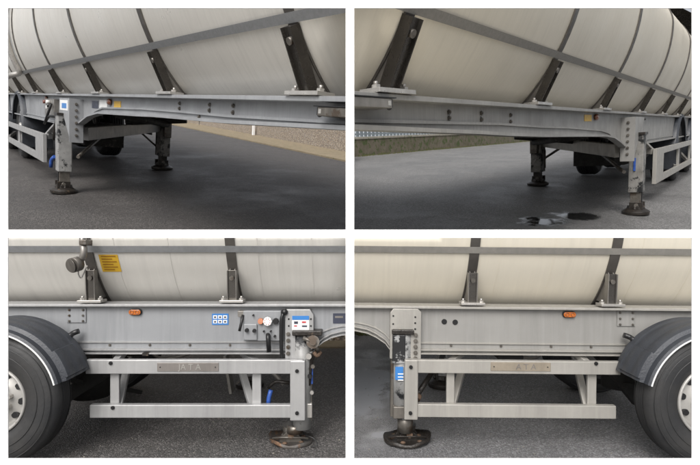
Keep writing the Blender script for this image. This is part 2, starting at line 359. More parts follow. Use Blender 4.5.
r, a, b, d = wall_thing('pebbledash_wall', 'upper_left', ML, LL, wL1, wL0, -3, 110, -0.1, 0.75, 0.2, 'pebbledash', -1,
    'brown pebbledash wall behind the sandy verge of the upper left yard', 'wall')
mp_ = far(wL1, wL0, (13.976, 7.358)[0]); part('marker_post', MB().bar((mp_[0], mp_[1] - 0.12, gz(mp_[1])), (mp_[0] + 0.03, mp_[1] - 0.12, gz(mp_[1]) + 0.42), 0.07, 0.07), 'white_plastic', r, -1, UP)
eR0 = (9.211, 7.53); eR1 = (24.251, 7.857)
slab('asphalt_yard', 'upper_right', MR_, LR, [(-4, -6), (120, -6), far(eR0, eR1, 120), far(eR0, eR1, -4)], 0.0, 0.25, 'asphalt_right', 1)
r, a, b, d = wall_thing('mossy_wall', 'upper_right', MR_, LR, eR0, eR1, -3, 110, -0.1, 0.47, 0.25, 'mossy_concrete', 1,
    'low mossy concrete wall with pale coping under the railing of the upper right yard', 'wall')
aa = Vector(far(eR0, eR1, -3)); bb = Vector(far(eR0, eR1, 110))
mb = MB(); vs = []
for (x, y) in ((aa.x, aa.y - 0.02), (bb.x, bb.y - 0.02), (bb.x, bb.y + 0.28), (aa.x, aa.y + 0.28)): vs.append((x, y, gz(y) + 0.47)); vs.append((x, y, gz(y) + 0.52))
mb.add(vs, [(0, 2, 3, 1), (2, 4, 5, 3), (4, 6, 7, 5), (6, 0, 1, 7), (1, 3, 5, 7), (0, 6, 4, 2)]); part('coping', mb, 'coping', r, 1, UP)
mb = MB()
for i in range(700):
    x = random.uniform(6, 30); y = far(eR0, eR1, x)[1] - random.uniform(0, 0.10); h = random.uniform(0.02, 0.09)
    mb.add([(x - 0.03, y, gz(y)), (x + 0.03, y, gz(y)), (x + random.uniform(-.04, .04), y + 0.02, gz(y) + h)], [(0, 1, 2)])
part('moss_tuft', mb, 'moss', r, 1, UP, kind='stuff')
fr = root('railing', 'grey vertical bar railing standing on the mossy low wall', 'fence', MR_, LR, 'upper_right')
x = 7.5
while x < 22:
    y = far(eR0, eR1, x)[1] + 0.12
    part('bar', MB().box(x - 0.06, x + 0.06, y - 0.01, y + 0.01, gz(y) + 0.53, gz(y) + 1.5), 'fence_paint', fr, 1, UP); x += 0.19
y0_ = far(eR0, eR1, 7.4)[1] + 0.145; y1_ = far(eR0, eR1, 22)[1] + 0.145
for h in (0.60, 1.4): part('rail', MB().bar((7.4, y0_, gz(y0_) + h), (22, y1_, gz(y1_) + h), 0.03, 0.04), 'fence_paint', fr, 1, UP)

# lower yard
asphalt('asphalt_low_left', (0.17, 0.162, 0.157), 0.50, 21.0, vs=150, bright=2.1, dark=(0.06, 0.057, 0.055))
asphalt('asphalt_low_right', (0.33, 0.328, 0.335), 0.50, 31.0, vs=170, bright=1.7, dark=(0.10, 0.10, 0.102), puddles=[(0.10, 3.3, 0.32, 0.9), (0.25, 2.42, 0.22, 0.07)], pcol=(0.25, 0.25, 0.26), prough=0.2)  # pale pool colour paints the bright sky sheen onto the wet asphalt
def low_slab(name, x0, x1, y0, y1, z, m, kind='structure'):
    o = part(name, MB().box(x0, x1, y0, y1, z - 0.2, z), m, None); o['kind'] = kind; return o
low_slab('asphalt_yard', -60, 0, -30, 90, 0, 'asphalt_low_left')
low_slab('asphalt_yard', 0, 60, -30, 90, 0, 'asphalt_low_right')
r = root('pebbledash_wall', 'brown pebbledash wall behind the landing leg of the lower left trailer', 'wall', I3, (-1.5 * LS, 6.4 * LS, 0), 'lower_left'); r['_S'] = LS
part('wall_face', MB().box(-4, 1.5, 0, 0.2, 0, 0.42), 'pebbledash', r)
part('verge', MB().box(-4, 1.5, -0.35, 0, 0, 0.02), 'verge', r)
r = root('mossy_wall', 'low mossy concrete wall far behind the wet patch with painted sheen in the lower right yard', 'wall', I3, (1.5 * LS, 6.9 * LS, 0), 'lower_right'); r['_S'] = LS
part('wall_face', MB().box(-1.5, 4, 0, 0.2, 0, 0.42), 'mossy_concrete', r)
mb = MB()
for i in range(300):
    x = random.uniform(-1.5, 1.5); y = -random.uniform(0, 0.15); h = random.uniform(0.01, 0.06); mb.add([(x - 0.015, y, 0), (x + 0.015, y, 0), (x, y, h)], [(0, 1, 2)])
part('moss_tuft', mb, 'moss', r, kind='stuff')

# ------------------------------------------------------------------ trailer pieces (s mirrors, S scales)
TOPB = 1.0    # how flat the upper half of the tank is against its lower half
def sec(R, yc, zc, a, t=0.0):
    q = math.sin(a); return (yc - (R + t) * math.cos(a), zc + (R + t) * q * (TOPB if q > 0 else 1.0))
def tank_shell(root_, s, S, R, yc, zc, x0, x1, m, zflat):
    mb = MB(); n = 96; pts = []
    for i in range(n):
        t = 2 * math.pi * i / n; y, z = sec(R, yc, zc, t); pts.append((y, max(z, zflat)))
    xs = [x0 + (x1 - x0) * i / 24 for i in range(25)]
    vs = [(x, y, z) for x in xs for y, z in pts]
    fs = [(j * n + i, j * n + (i + 1) % n, (j + 1) * n + (i + 1) % n, (j + 1) * n + i) for j in range(24) for i in range(n)]
    mb.add(vs, fs, True); mb.add([(x0, y, z) for y, z in pts], [tuple(range(n))]); mb.add([(x1, y, z) for y, z in pts], [tuple(range(n))])
    return part('tank', mb, m, root_, s, S)
def arc_band(R, yc, zc, x0, x1, a0, a1, t0, t1, n=40):
    """a strap lying on the tank from angle a0 to a1 (degrees up from the near side), between radii R+t0 and R+t1"""
    mb = MB(); vs = []
    for i in range(n + 1):
        a = R_(a0 + (a1 - a0) * i / n)
        for x, t in ((x0, t0), (x0, t1), (x1, t1), (x1, t0)): vs.append((x,) + sec(R, yc, zc, a, t))
    fs = [(4 * i + j, 4 * i + (j + 1) % 4, 4 * i + 4 + (j + 1) % 4, 4 * i + 4 + j) for i in range(n) for j in range(4)] + [(0, 1, 2, 3), (4 * n, 4 * n + 3, 4 * n + 2, 4 * n + 1)]
    return mb.add(vs, fs)
def band(tank, s, S, R, yc, zc, u, w, a0, a1, m):
    b = part('tank_band', arc_band(R, yc, zc, u - w / 2, u + w / 2, a0, a1, 0.001, 0.010), m, tank, s, S)
    mb = arc_band(R, yc, zc, u + w / 2 + 0.001, u + w / 2 + 0.010, a0, a1, -0.002, 0.003)
    return b
def bracket(root_, s, S, R, yc, zc, u, fy, fz, ac, w, plate_l, mats, pin=True, gusset=True):
    """saddle bracket: channel from the foot plate up to the strap, gusset to the tank, foot plate, bolts"""
    dk, gs, br = mats
    a = R_(ac); top = Vector((0, yc - (R + 0.03) * math.cos(a), zc + (R + 0.03) * math.sin(a))); ft = Vector((0, fy, fz + 0.012))
    d = (top - ft).normalized(); nrm = Vector((0, -d.z, d.y)).normalized()
    if nrm.y > 0: nrm = -nrm
    mb = MB()
    def seg(x0, x1, o0, o1):
        mb.add([(x, (e + nrm * o).y, (e + nrm * o).z) for x in (x0, x1) for e in (ft, top) for o in (o0, o1)], [(0, 1, 3, 2), (4, 6, 7, 5), (0, 4, 5, 1), (2, 3, 7, 6), (0, 2, 6, 4), (1, 5, 7, 3)])
    seg(u - w / 2, u + w / 2, -0.004, 0.002)
    b = part('saddle_bracket', mb, dk, root_, s, S, bevel=0.0015)  # bright stainless channel, its dark reflections put into the back colour
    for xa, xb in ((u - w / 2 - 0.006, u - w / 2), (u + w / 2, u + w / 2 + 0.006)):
        mb = MB(); seg(xa, xb, -0.03, 0.016); part('channel_side', mb, gs if S == 1.0 else 'channel_dark', b, s, S, bevel=0.001)  # paler sides on lower brackets: reflected light edges put into the colour
    if gusset:
        pts = [(ft.y + 0.004, ft.z), (top.y + 0.01, top.z)]
        a_end = math.degrees(math.asin(max(-1, (fz + 0.012 - zc) / R)))
        for i in range(9):
            t = R_(ac + (a_end - ac) * i / 8); pts.append((yc - (R + 0.001) * math.cos(t), zc + (R + 0.001) * math.sin(t)))
        for dx in (-w * 0.32, w * 0.32):
            part('gusset', MB().plate(pts, u + dx - 0.003, u + dx + 0.003, 'x'), gs, b, s, S)
    part('foot_plate', MB().box(u - plate_l / 2, u + plate_l / 2, fy - 0.035, fy + 0.05, fz - 0.004, fz + 0.012), br, b, s, S, bevel=0.002)
    for dx in (-0.38, 0.38):
        x = u + dx * plate_l; mb = MB(); mb.tube((x, fy, fz + 0.012), (x, fy, fz + 0.024), 0.016, n=6, smooth=False); mb.tube((x, fy, fz + 0.024), (x, fy, fz + 0.036), 0.008, n=8)
        part('bolt', mb, br, b, s, S)
    if pin:
        c = top + nrm * 0.002 - d * 0.05; mb = MB(); mb.tube((u, c.y, c.z), (u, (c + nrm * 0.016).y, (c + nrm * 0.016).z), 0.015, n=12)
        part('pin', mb, 'worn_steel', b, s, S)
    return b
def bolt(parent, p, r, d=(0, -1, 0), l=0.012, s=1, S=1.0, m='worn_steel', n=6):
    q = Vector(p) + Vector(d) * l; mb = MB().tube(p, q, r, n=n, smooth=False); mb.tube(q, q + Vector(d) * l * 0.6, r * 0.5, n=8)
    return part('bolt', mb, m, parent, s, S)
def wheel(root_, s, S, c, r, rr, yf, yb, label=None, nuts=True):
    """c = (x, z); tyre with tread grooves, dished rim with nuts and hand holes"""
    mb = MB(); W = yb - yf; sh = 0.06 * r / 0.5
    prof = [(rr * 0.98, yf + 0.05), (rr * 1.03, yf + 0.012), (rr + (r - rr) * 0.25, yf), (rr + (r - rr) * 0.6, yf - 0.006), (r * 0.93, yf + 0.008), (r * 0.975, yf + 0.03), (r, yf + sh)]
    k = 5
    for i in range(k):
        a = yf + sh + (W - 2 * sh) * (i + 0.40) / k; g = 0.011
        prof += [(r, a), (r - g, a + 0.003), (r - g, a + 0.012), (r, a + 0.015)]
    prof += [(r, yb - sh), (r * 0.965, yb - 0.02), (rr + (r - rr) * 0.5, yb), (rr, yb - 0.02)]
    t = part('wheel', MB().lathe((c[0], 0, c[1]), prof, 72), 'rubber', root_, s, S, label=label)
    mb = MB()
    for q in (0.80, 0.62, 0.40): R0 = rr + (r - rr) * q; mb.lathe((c[0], 0, c[1]), [(R0 - 0.003, yf - 0.004), (R0, yf - 0.009), (R0 + 0.003, yf - 0.004)], 72)
    if t: part('sidewall_rib', mb, 'rubber', t, s, S)
    hub = [(rr, yf + 0.03), (rr * 1.01, yf + 0.008), (rr * 0.95, yf + 0.005), (rr * 0.90, yf + 0.03), (rr * 0.86, yf + 0.075), (rr * 0.78, yf + 0.085), (rr * 0.60, yf + 0.055), (rr * 0.36, yf + 0.05), (rr * 0.33, yf + 0.0), (rr * 0.30, yf - 0.02), (0.001, yf - 0.025)]
    h = part('rim', MB().lathe((c[0], 0, c[1]), hub, 64), 'rim', t or root_, s, S) if t else None
    if t and nuts:
        mb = MB()
        for i in range(10):
            a = 2 * math.pi * (i + 0.3) / 10; x, z = c[0] + rr * 0.47 * math.cos(a), c[1] + rr * 0.47 * math.sin(a)
            mb.tube((x, yf + 0.055, z), (x, yf + 0.02, z), 0.015, n=6, smooth=False)
        part('wheel_nut', mb, 'bright_steel', t, s, S, kind='stuff')
        mb = MB()
        for i in range(10):
            a = 2 * math.pi * (i + 0.8) / 10; x, z = c[0] + rr * 0.72 * math.cos(a), c[1] + rr * 0.72 * math.sin(a)
            mb.tube((x, yf + 0.062, z), (x, yf + 0.090, z), 0.019, n=14)
        part('hand_hole', mb, 'black', t, s, S, kind='stuff')
    return t
def mudguard(root_, s, S, c, prof_pts, a0, a1, trim_r, yf, yb, lip=0.05, m='black_plastic', trim=True, block=None):
    """prof_pts: (radius, y) across the guard; a0..a1 angles in degrees around the wheel centre"""
    mb = MB(); n = 40; vs = []; m_ = len(prof_pts)
    for i in range(n + 1):
        t = R_(a0 + (a1 - a0) * i / n)
        for r_, y in prof_pts: vs.append((c[0] + r_ * math.cos(t), y, c[1] + r_ * math.sin(t)))
    fs = [(i * m_ + j, i * m_ + j + 1, (i + 1) * m_ + j + 1, (i + 1) * m_ + j) for i in range(n) for j in range(m_ - 1)]
    mb.add(vs, fs, True)
    g = part('mudguard', mb, m, root_, s, S)
    if g and block:                                      # the thicker pressed section near the lower end
        b0, b1 = block; mb = MB(); vs = []; pr = [(r_ + 0.016, y) for r_, y in prof_pts[4:-4]]; m2 = len(pr)
        pr = [(pr[0][0] - 0.03, pr[0][1] - 0.012)] + pr + [(pr[-1][0] - 0.03, pr[-1][1] + 0.012)]; m2 = len(pr); nn = 16
        for i in range(nn + 1):
            t = R_(b0 + (b1 - b0) * i / nn); dip = 0.02 if i in (0, nn) else 0.0
            for r_, y in pr: vs.append((c[0] + (r_ - dip) * math.cos(t), y, c[1] + (r_ - dip) * math.sin(t)))
        mb.add(vs, [(i * m2 + j, i * m2 + j + 1, (i + 1) * m2 + j + 1, (i + 1) * m2 + j) for i in range(nn) for j in range(m2 - 1)], True)
        q = part('pressed_section', mb, m, g, s, S)
        if q: es = q.modifiers.new('es', 'EDGE_SPLIT'); es.split_angle = R_(25)
    if g:
        so_ = g.modifiers.new('solid', 'SOLIDIFY'); so_.thickness = 0.008 * S; so_.offset = 0
        es = g.modifiers.new('es', 'EDGE_SPLIT'); es.split_angle = R_(25)
        if trim:
            part('white_trim', MB().lathe((c[0], 0, c[1]), [(trim_r - 0.004, yf - 0.002), (trim_r - 0.004, yf - 0.012), (trim_r + 0.004, yf - 0.012), (trim_r + 0.004, yf - 0.002), (trim_r - 0.004, yf - 0.002)], 40, a0=R_(a0), a1=R_(a1)), 'white_plastic', g, s, S)
    return g
def foot(leg, s, S, c, r, h, m='greasy', rust=False):
    """sand shoe: round turned-up dish on a ball joint with a collar and a lug"""
    x, y, z = c; mb = MB()
    mb.tube((x, y, z + 0.004), (x, y, z + h * 0.28), r * 0.96, r, n=28); mb.tube((x, y, z + h * 0.28), (x, y, z + h * 0.5), r * 0.98, r * 0.62, n=28)
    mb.tube((x, y, z + h * 0.5), (x, y, z + h * 0.72), r * 0.66, r * 0.60, n=8, smooth=False); mb.tube((x - r * 0.62, y - r * 0.2, z + h * 0.62), (x + r * 0.62, y - r * 0.2, z + h * 0.62), r * 0.13, n=10)
    mb.box(x - r * 0.5, x - r * 0.36, y - r * 0.55, y + r * 0.4, z + h * 0.45, z + h); mb.box(x + r * 0.36, x + r * 0.5, y - r * 0.55, y + r * 0.4, z + h * 0.45, z + h)
    f = part('foot_plate', mb, m, leg, s, S, bevel=0.003)
    part('pin', MB().tube((x - r * 0.6, y - r * 0.1, z + h * 0.78), (x + r * 0.6, y - r * 0.1, z + h * 0.78), r * 0.15, n=12), 'worn_steel', leg, s, S)
    return f

# ------------------------------------------------------------------ upper trailers, seen slantwise
def upper_trailer(D_):
    global TOPB
    s, S, side = D_['s'], UP, D_['side']; TOPB = D_.get('topb', 1.0)
    rt = root('tank_trailer', D_['label'], 'trailer', D_['M'], D_['loc'], side, 'tank trailers in the four bays')
    A = dict(s=s, S=S)
    R, yc, zc = 1.193, 0.902, 0.869
    tk = tank_shell(rt, s, S, R, yc, zc, -1.2, 15.5, D_['tank'], -0.015)
    for u in D_['rings']:
        band(tk, s, S, R, yc, zc, u, 0.055, -46, 100, 'band_steel')
    part('side_stripe', arc_band(R, yc, zc, -1.2, 15.4, -30.75, -28.95, 0.0105, 0.0125, 3), D_['stripe'], tk, s, S)
    for i, u in enumerate(D_['rings']):
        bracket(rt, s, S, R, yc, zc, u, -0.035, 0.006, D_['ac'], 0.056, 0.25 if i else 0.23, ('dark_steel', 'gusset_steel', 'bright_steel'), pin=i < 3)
    # main beam: web, top flange, folded lip
    lt, bt = D_['lip'], D_['bot']
    top = [(x, -0.018) for x, z in lt]
    web = MB().strip(top, bt, 0.0, 0.014)
    bm_ = part('chassis_beam', web, D_['paint'], rt, s, S)
    part('top_flange', MB().box(-1.2, 15.5, -0.058, 0.10, -0.020, 0.0), D_['paint'], bm_, s, S, bevel=0.003)
    lip = MB(); 
    mid = [(x, (a + b) / 2) for (x, a), (_, b) in zip(lt, bt)]
    lip.strip([(x, z) for x, z in lt], [(x, z - 0.012) for x, z in lt], -0.012, 0.0)
    lip.strip([(x, z + 0.016) for x, z in bt], bt, -0.05, 0.0)
    part('bottom_flange', lip, D_['paint'], bm_, s, S)
    for x, z in D_['bolts']: bolt(bm_, (x, -0.001, z), 0.011, s=s, S=S, l=0.008)
    for x in D_['cross']: part('cross_member', MB().box(x - 0.04, x + 0.04, 0.02, 1.41, -0.09, -0.03), 'under_dark', rt, s, S)
    for x, z in D_['bolts'][:-1:2]:
        part('rust_run', MB().plate([(x - 0.006, z - 0.014), (x + 0.005, z - 0.014), (x + 0.002, z - 0.045), (x - 0.003, z - 0.040)], -0.0012, -0.0004), 'leg_paint', bm_, s, S)
    # dark running gear under the tank
    for (p, q, r_) in D_['gear']: part('air_line', MB().tube(p, q, r_, n=10), 'under_dark', rt, s, S)
    for k in range(4):
        u0 = 4.7 + k * 0.75; part('brake_hose', MB().path([(u0, 0.25 + 0.2 * k, -0.12), (u0 + 0.3, 0.35 + 0.2 * k, -0.30 - 0.03 * k), (u0 + 0.8, 0.45 + 0.2 * k, -0.26), (u0 + 1.2, 0.5 + 0.15 * k, -0.12)], 0.014, n=8), ('black', 'under_dark', 'greasy', 'gusset_steel')[k], rt, s, S)
    # mounting plate for the near leg
    x0, x1 = 3.95, 4.55
    mb = MB().box(x0 + 0.02, x1 - 0.1, -0.06, -0.001, -0.40, -0.06)
    mb.plate([(x0, -0.05), (x1 - 0.08, -0.05), (x1 - 0.08, -0.075), (x0, -0.46)], -0.115, -0.06)
    pl = part('mounting_plate', mb, D_['paint'], rt, s, S, bevel=0.004)
    part('plate_flange', MB().box(x0 - 0.012, x0 + 0.0, -0.125, -0.001, -0.47, -0.05), D_['paint'], pl, s, S)
    for i in range(6): bolt(pl, (x0 - 0.012, -0.065, -0.10 - i * 0.06), 0.014, d=(-1, 0, 0), s=s, S=S, l=0.010)
    if D_['plate_sticker']: 
        part('sticker', MB().box(x0 + 0.1, x1 - 0.12, -0.1175, -0.1153, -0.17, -0.07), 'white_plastic', pl, s, S)
        part('blue_mark', MB().box(x0 + 0.16, x1 - 0.22, -0.1195, -0.1178, -0.15, -0.10), 'blue_print', pl, s, S)
    # near leg
    lx, ly = D_['leg'], -0.10; zb = gz(ly)
    lg = part('landing_leg', MB().box(lx - 0.075, lx + 0.075, ly - 0.065, ly + 0.065, -0.80, -0.21), 'leg_paint' if s < 0 else 'leg_dirty', rt, s, S, bevel=0.012, label='near landing leg with blotches of black on grey paint')
    part('inner_tube', MB().box(lx - 0.055, lx + 0.055, ly - 0.048, ly + 0.048, zb + 0.08, -0.78), 'worn_steel', lg, s, S, bevel=0.006)
    part('leg_cap', MB().box(lx - 0.085, lx + 0.085, ly - 0.075, ly + 0.07, -0.225, -0.20), 'greasy', lg, s, S, bevel=0.004)
    part('rib', MB().box(lx - 0.012, lx + 0.012, ly - 0.056, ly - 0.048, zb + 0.12, -0.79), 'black', lg, s, S)
    foot(lg, s, S, (lx, ly, zb), 0.13, 0.13)
    if D_['crank']:
        mb = MB().path([(lx + 0.08, ly - 0.02, -0.30), (lx + 0.24, ly - 0.03, -0.31), (lx + 0.30, ly - 0.03, -0.36), (lx + 0.34, ly - 0.03, -0.50)], 0.016)
        mb.tube((lx + 0.07, ly - 0.02, -0.30), (lx + 0.14, ly - 0.02, -0.30), 0.04, n=12)
        part('crank', mb, 'greasy', lg, s, S)
        part('blue_handle', MB().path([(lx + 0.09, ly - 0.07, -0.66), (lx + 0.15, ly - 0.09, -0.70), (lx + 0.17, ly - 0.09, -0.78)], 0.018), 'blue_plastic', lg, s, S)
        part('blue_strip', MB().box(lx + 0.076, lx + 0.086, ly - 0.06, ly - 0.02, -0.62, -0.38), 'blue_plastic', lg, s, S)
    else:
        part('blue_strip', MB().box(lx - 0.087, lx - 0.077, ly - 0.0, ly + 0.02, -0.58, -0.45), 'blue_plastic', lg, s, S)
    # far leg
    fx, fy = D_['leg2'], 1.50; zf = gz(fy)
    l2 = part('landing_leg', MB().box(fx - 0.105, fx + 0.085, fy - 0.07, fy + 0.07, -0.70, -0.06), 'leg_dirty', rt, s, S, bevel=0.008, label='far landing leg, darker and greasy')
    part('inner_tube', MB().box(fx - 0.07, fx + 0.06, fy - 0.045, fy + 0.045, zf + 0.08, -0.7), 'greasy', l2, s, S, bevel=0.005)
    part('gearbox', MB().box(fx - 0.20, fx - 0.107, fy - 0.05, fy + 0.05, -0.42, -0.10), 'worn_steel', l2, s, S, bevel=0.01)
    part('guide_rail', MB().box(fx + 0.087, fx + 0.15, fy - 0.06, fy + 0.03, -0.70, -0.16), 'greasy', l2, s, S, bevel=0.005)
    foot(l2, s, S, (fx, fy, zf), 0.155, 0.15)
    # cross tie between the legs and braces
    part('leg_tie', MB().bar(D_['tie'][0], D_['tie'][1], 0.05, 0.13), D_['alu'], rt, s, S, bevel=0.004)
    for p, q, r_ in D_['braces']: part('brace', MB().tube(p, q, r_, n=12), 'worn_steel', rt, s, S)
    # side guard
    g0, g1 = D_['gx'], 10.4; gy = -0.12; zt, zl = D_['gz']
    gd = part('side_guard', MB().box(g0, g0 + 0.55, gy - 0.012, gy + 0.03, zl, zt), D_['alu'], rt, s, S, bevel=0.006)
    part('rail', MB().box(g0 + 0.55, g1, gy - 0.012, gy + 0.025, zt - 0.075, zt), D_['alu'], gd, s, S, bevel=0.004)
    part('rail', MB().box(g0 + 0.55, g1, gy - 0.012, gy + 0.025, zl, zl + 0.08), D_['alu'], gd, s, S, bevel=0.004)
    part('top_arm', MB().bar((g0 + 0.05, gy + 0.03, zt - 0.03), (g0 + 0.50, 0.60, zt + 0.02), 0.07, 0.06), D_['alu'], gd, s, S)
    part('diagonal_arm', MB().bar((g0 + 0.25, gy + 0.04, zt - 0.06), (g0 - 0.45, 0.02, -0.22), 0.05, 0.02), D_['alu'], gd, s, S)
    for x in (g0 + 2.3, g0 + 3.9):
        part('post', MB().box(x, x + 0.16, gy + 0.026, gy + 0.05, zl + 0.02, zt - 0.02), D_['alu'], gd, s, S)
        part('diagonal_arm', MB().bar((x, gy + 0.06, zl + 0.06), (x + 0.5, 0.30, zt - 0.02), 0.04, 0.05), D_['alu'], gd, s, S)
    part('air_tank', MB().tube((g0 + 0.3, 0.28, -0.50), (g0 + 1.6, 0.28, -0.50), 0.10, n=24), 'under_dark', rt, s, S)
    part('axle_beam', MB().box(g0 + 0.6, g0 + 4, 0.45, 0.95, -0.62, -0.30), 'under_dark', rt, s, S)
    # wheels and guard
    for (wx) in (8.15, 10.0):
        wheel(rt, s, S, (wx, -0.545), 0.485, 0.27, -0.02, 0.32); wheel(rt, s, S, (wx, -0.42), 0.485, 0.27, 1.15, 1.46, nuts=False)
        mudguard(rt, s, S, (wx, -0.545), [(0.53, -0.07), (0.56, -0.075), (0.58, -0.05), (0.59, 0.0), (0.59, 0.34), (0.53, 0.35)], 12, 184, 0.53, -0.06, 0.3, trim=False)
        li = [(wx + 0.55 * math.cos(R_(a)), -0.545 + 0.52 * math.sin(R_(a))) for a in range(0, 181, 12)]
        part('arch_liner', MB().plate(li, -0.012, -0.004), 'black_plastic', rt, s, S)
        part('front_flap', MB().box(wx - 0.60, wx - 0.56, -0.075, 0.34, -0.80, -0.50), 'black_plastic', rt, s, S, bevel=0.004)
    # stickers, lamp, hitch, panel
    for (n_, x0, x1, z0, z1, m, lab) in D_['stick']:
        part(n_, MB().box(x0, x1, -0.003, -0.0005, z0, z1), m, rt, s, S, label=lab)
    for (x, z) in D_['lamp']:
        l = part('marker_lamp', MB().ball((x, -0.012, z), 0.035, sq=(1.6, 0.5, 0.8)), 'amber_dark', rt, s, S)
    hx, hz = D_['hitch']
    h = part('lock_bracket', MB().box(hx - 0.30, hx - 0.012, -0.085, -0.01, hz - 0.016, hz + 0.016), 'gusset_steel' if s > 0 else 'worn_steel', rt, s, S, bevel=0.004)
    part('end_cap', MB().box(hx - 0.011, hx - 0.004, -0.082, -0.012, hz - 0.014, hz + 0.014), 'black', h, s, S, bevel=0.002)
    part('cover_strip', MB().box(hx - 0.30, hx + 0.012, -0.088, -0.002, hz + 0.0165, hz + 0.020), 'black', h, s, S)
    part('white_label', MB().box(hx - 0.036, hx - 0.020, -0.0865, -0.0855, hz - 0.008, hz + 0.008), 'rim', h, s, S)
    part('hook', MB().path([(hx + 0.020 + 0.016 * math.cos(a / 10 * 4.6 + 0.8), -0.05, hz + 0.016 * math.sin(a / 10 * 4.6 + 0.8)) for a in range(11)], 0.004, n=8), 'black', h, s, S)
    return rt, tk, bm_

TLr, tk, bmL = upper_trailer(dict(s=-1, side='upper_left', M=ML, loc=LL, label='grey tank trailer seen slantwise in the upper left opening, running away to the left',
    tank='tank_grey', stripe='stripe', paint='paint_grey', alu='aluminium', rings=[0.05, 1.56, 3.22, 4.80, 6.5, 7.9, 9.5], ac=-31,
    lip=[(-0.6, -0.078), (0.78, -0.092), (1.45, -0.088), (1.88, -0.088), (2.12, -0.088), (3.20, -0.105), (3.40, -0.13), (3.55, -0.16), (3.75, -0.21), (4.03, -0.275), (5.03, -0.285), (15, -0.285)],
    bot=[(-0.6, -0.108), (0.77, -0.136), (1.44, -0.140), (1.79, -0.142), (2.14, -0.150), (3.20, -0.165), (3.40, -0.185), (3.58, -0.205), (3.82, -0.26), (4.10, -0.32), (5.04, -0.335), (15, -0.335)],
    bolts=[(1.45, -0.045), (1.45, -0.075), (1.02, -0.045), (1.02, -0.075), (0.74, -0.045), (0.74, -0.078), (1.15, -0.115), (4.9, -0.06)],
    cross=(4.7, 5.9, 7.2), gear=[((5.4, 0.5, -0.22), (7.6, 0.5, -0.22), 0.025), ((3.9, 0.3, -0.16), (4.7, 1.1, -0.22), 0.035), ((4.6, 1.3, -0.14), (5.0, 0.7, -0.24), 0.04), ((5.3, 1.3, -0.20), (5.6, 0.9, -0.16), 0.04), ((6.6, 0.9, -0.3), (8.6, 0.9, -0.3), 0.05)],
    plate_sticker=True, leg=4.34, leg2=5.96, crank=True,
    tie=((4.062, 0.05, -0.383), (5.934, 1.44, -0.278)),
    braces=[((4.171, 0, -0.629), (5.341, 0.5, -0.461), 0.018), ((6.161, 1.2, -0.356), (6.092, 1.46, -0.581), 0.014), ((6.205, 1.1, -0.353), (6.15, 1.4, -0.396), 0.018)],
    gx=5.37, gz=(-0.475, -0.815), 
    stick=[('grey_plate', 3.38, 3.60, -0.12, -0.055, 'dark_print', None), ('info_sticker', 3.08, 3.33, -0.115, -0.045, 'white_plastic', 'white sticker between the grey plate and the lamp'),
           ('yellow_sticker', 2.68, 2.87, -0.10, -0.048, 'yellow_print', None)],
    lamp=[(2.98, -0.058), (5.9, -0.05)], hitch=(-0.085, -0.058)))
# drain pipe over the sixth strap, and the valve panel on the left
a6 = [(6.78, 0.902 - 1.24 * math.cos(R_(a)), 0.869 + 1.24 * math.sin(R_(a))) for a in range(60, -32, -6)]
pp = part('overflow_pipe', MB().path(a6 + [(6.85, -0.26, 0.22), (7.3, -0.34, 0.16)], 0.035), 'bright_steel', TLr, -1, UP)
pv = part('valve_panel', MB().box(5.15, 5.75, -0.05, -0.001, -0.26, -0.06), 'gusset_steel', TLr, -1, UP, bevel=0.004)
part('lever', MB().path([(5.2, -0.07, -0.12), (5.35, -0.10, -0.30), (5.4, -0.11, -0.36)], 0.014), 'black', pv, -1, UP)
part('lever', MB().path([(4.80, -0.06, -0.25), (5.3, -0.08, -0.26), (5.45, -0.10, -0.36)], 0.014), 'black', pv, -1, UP)
for (x, z, m) in ((5.42, -0.10, 'white_plastic'), (5.42, -0.16, 'white_plastic'), (5.62, -0.10, 'red_brown'), (5.36, -0.14, 'black')):
    part('knob', MB().tube((x, -0.05, z), (x, -0.09, z), 0.022, n=12), m, pv, -1, UP)
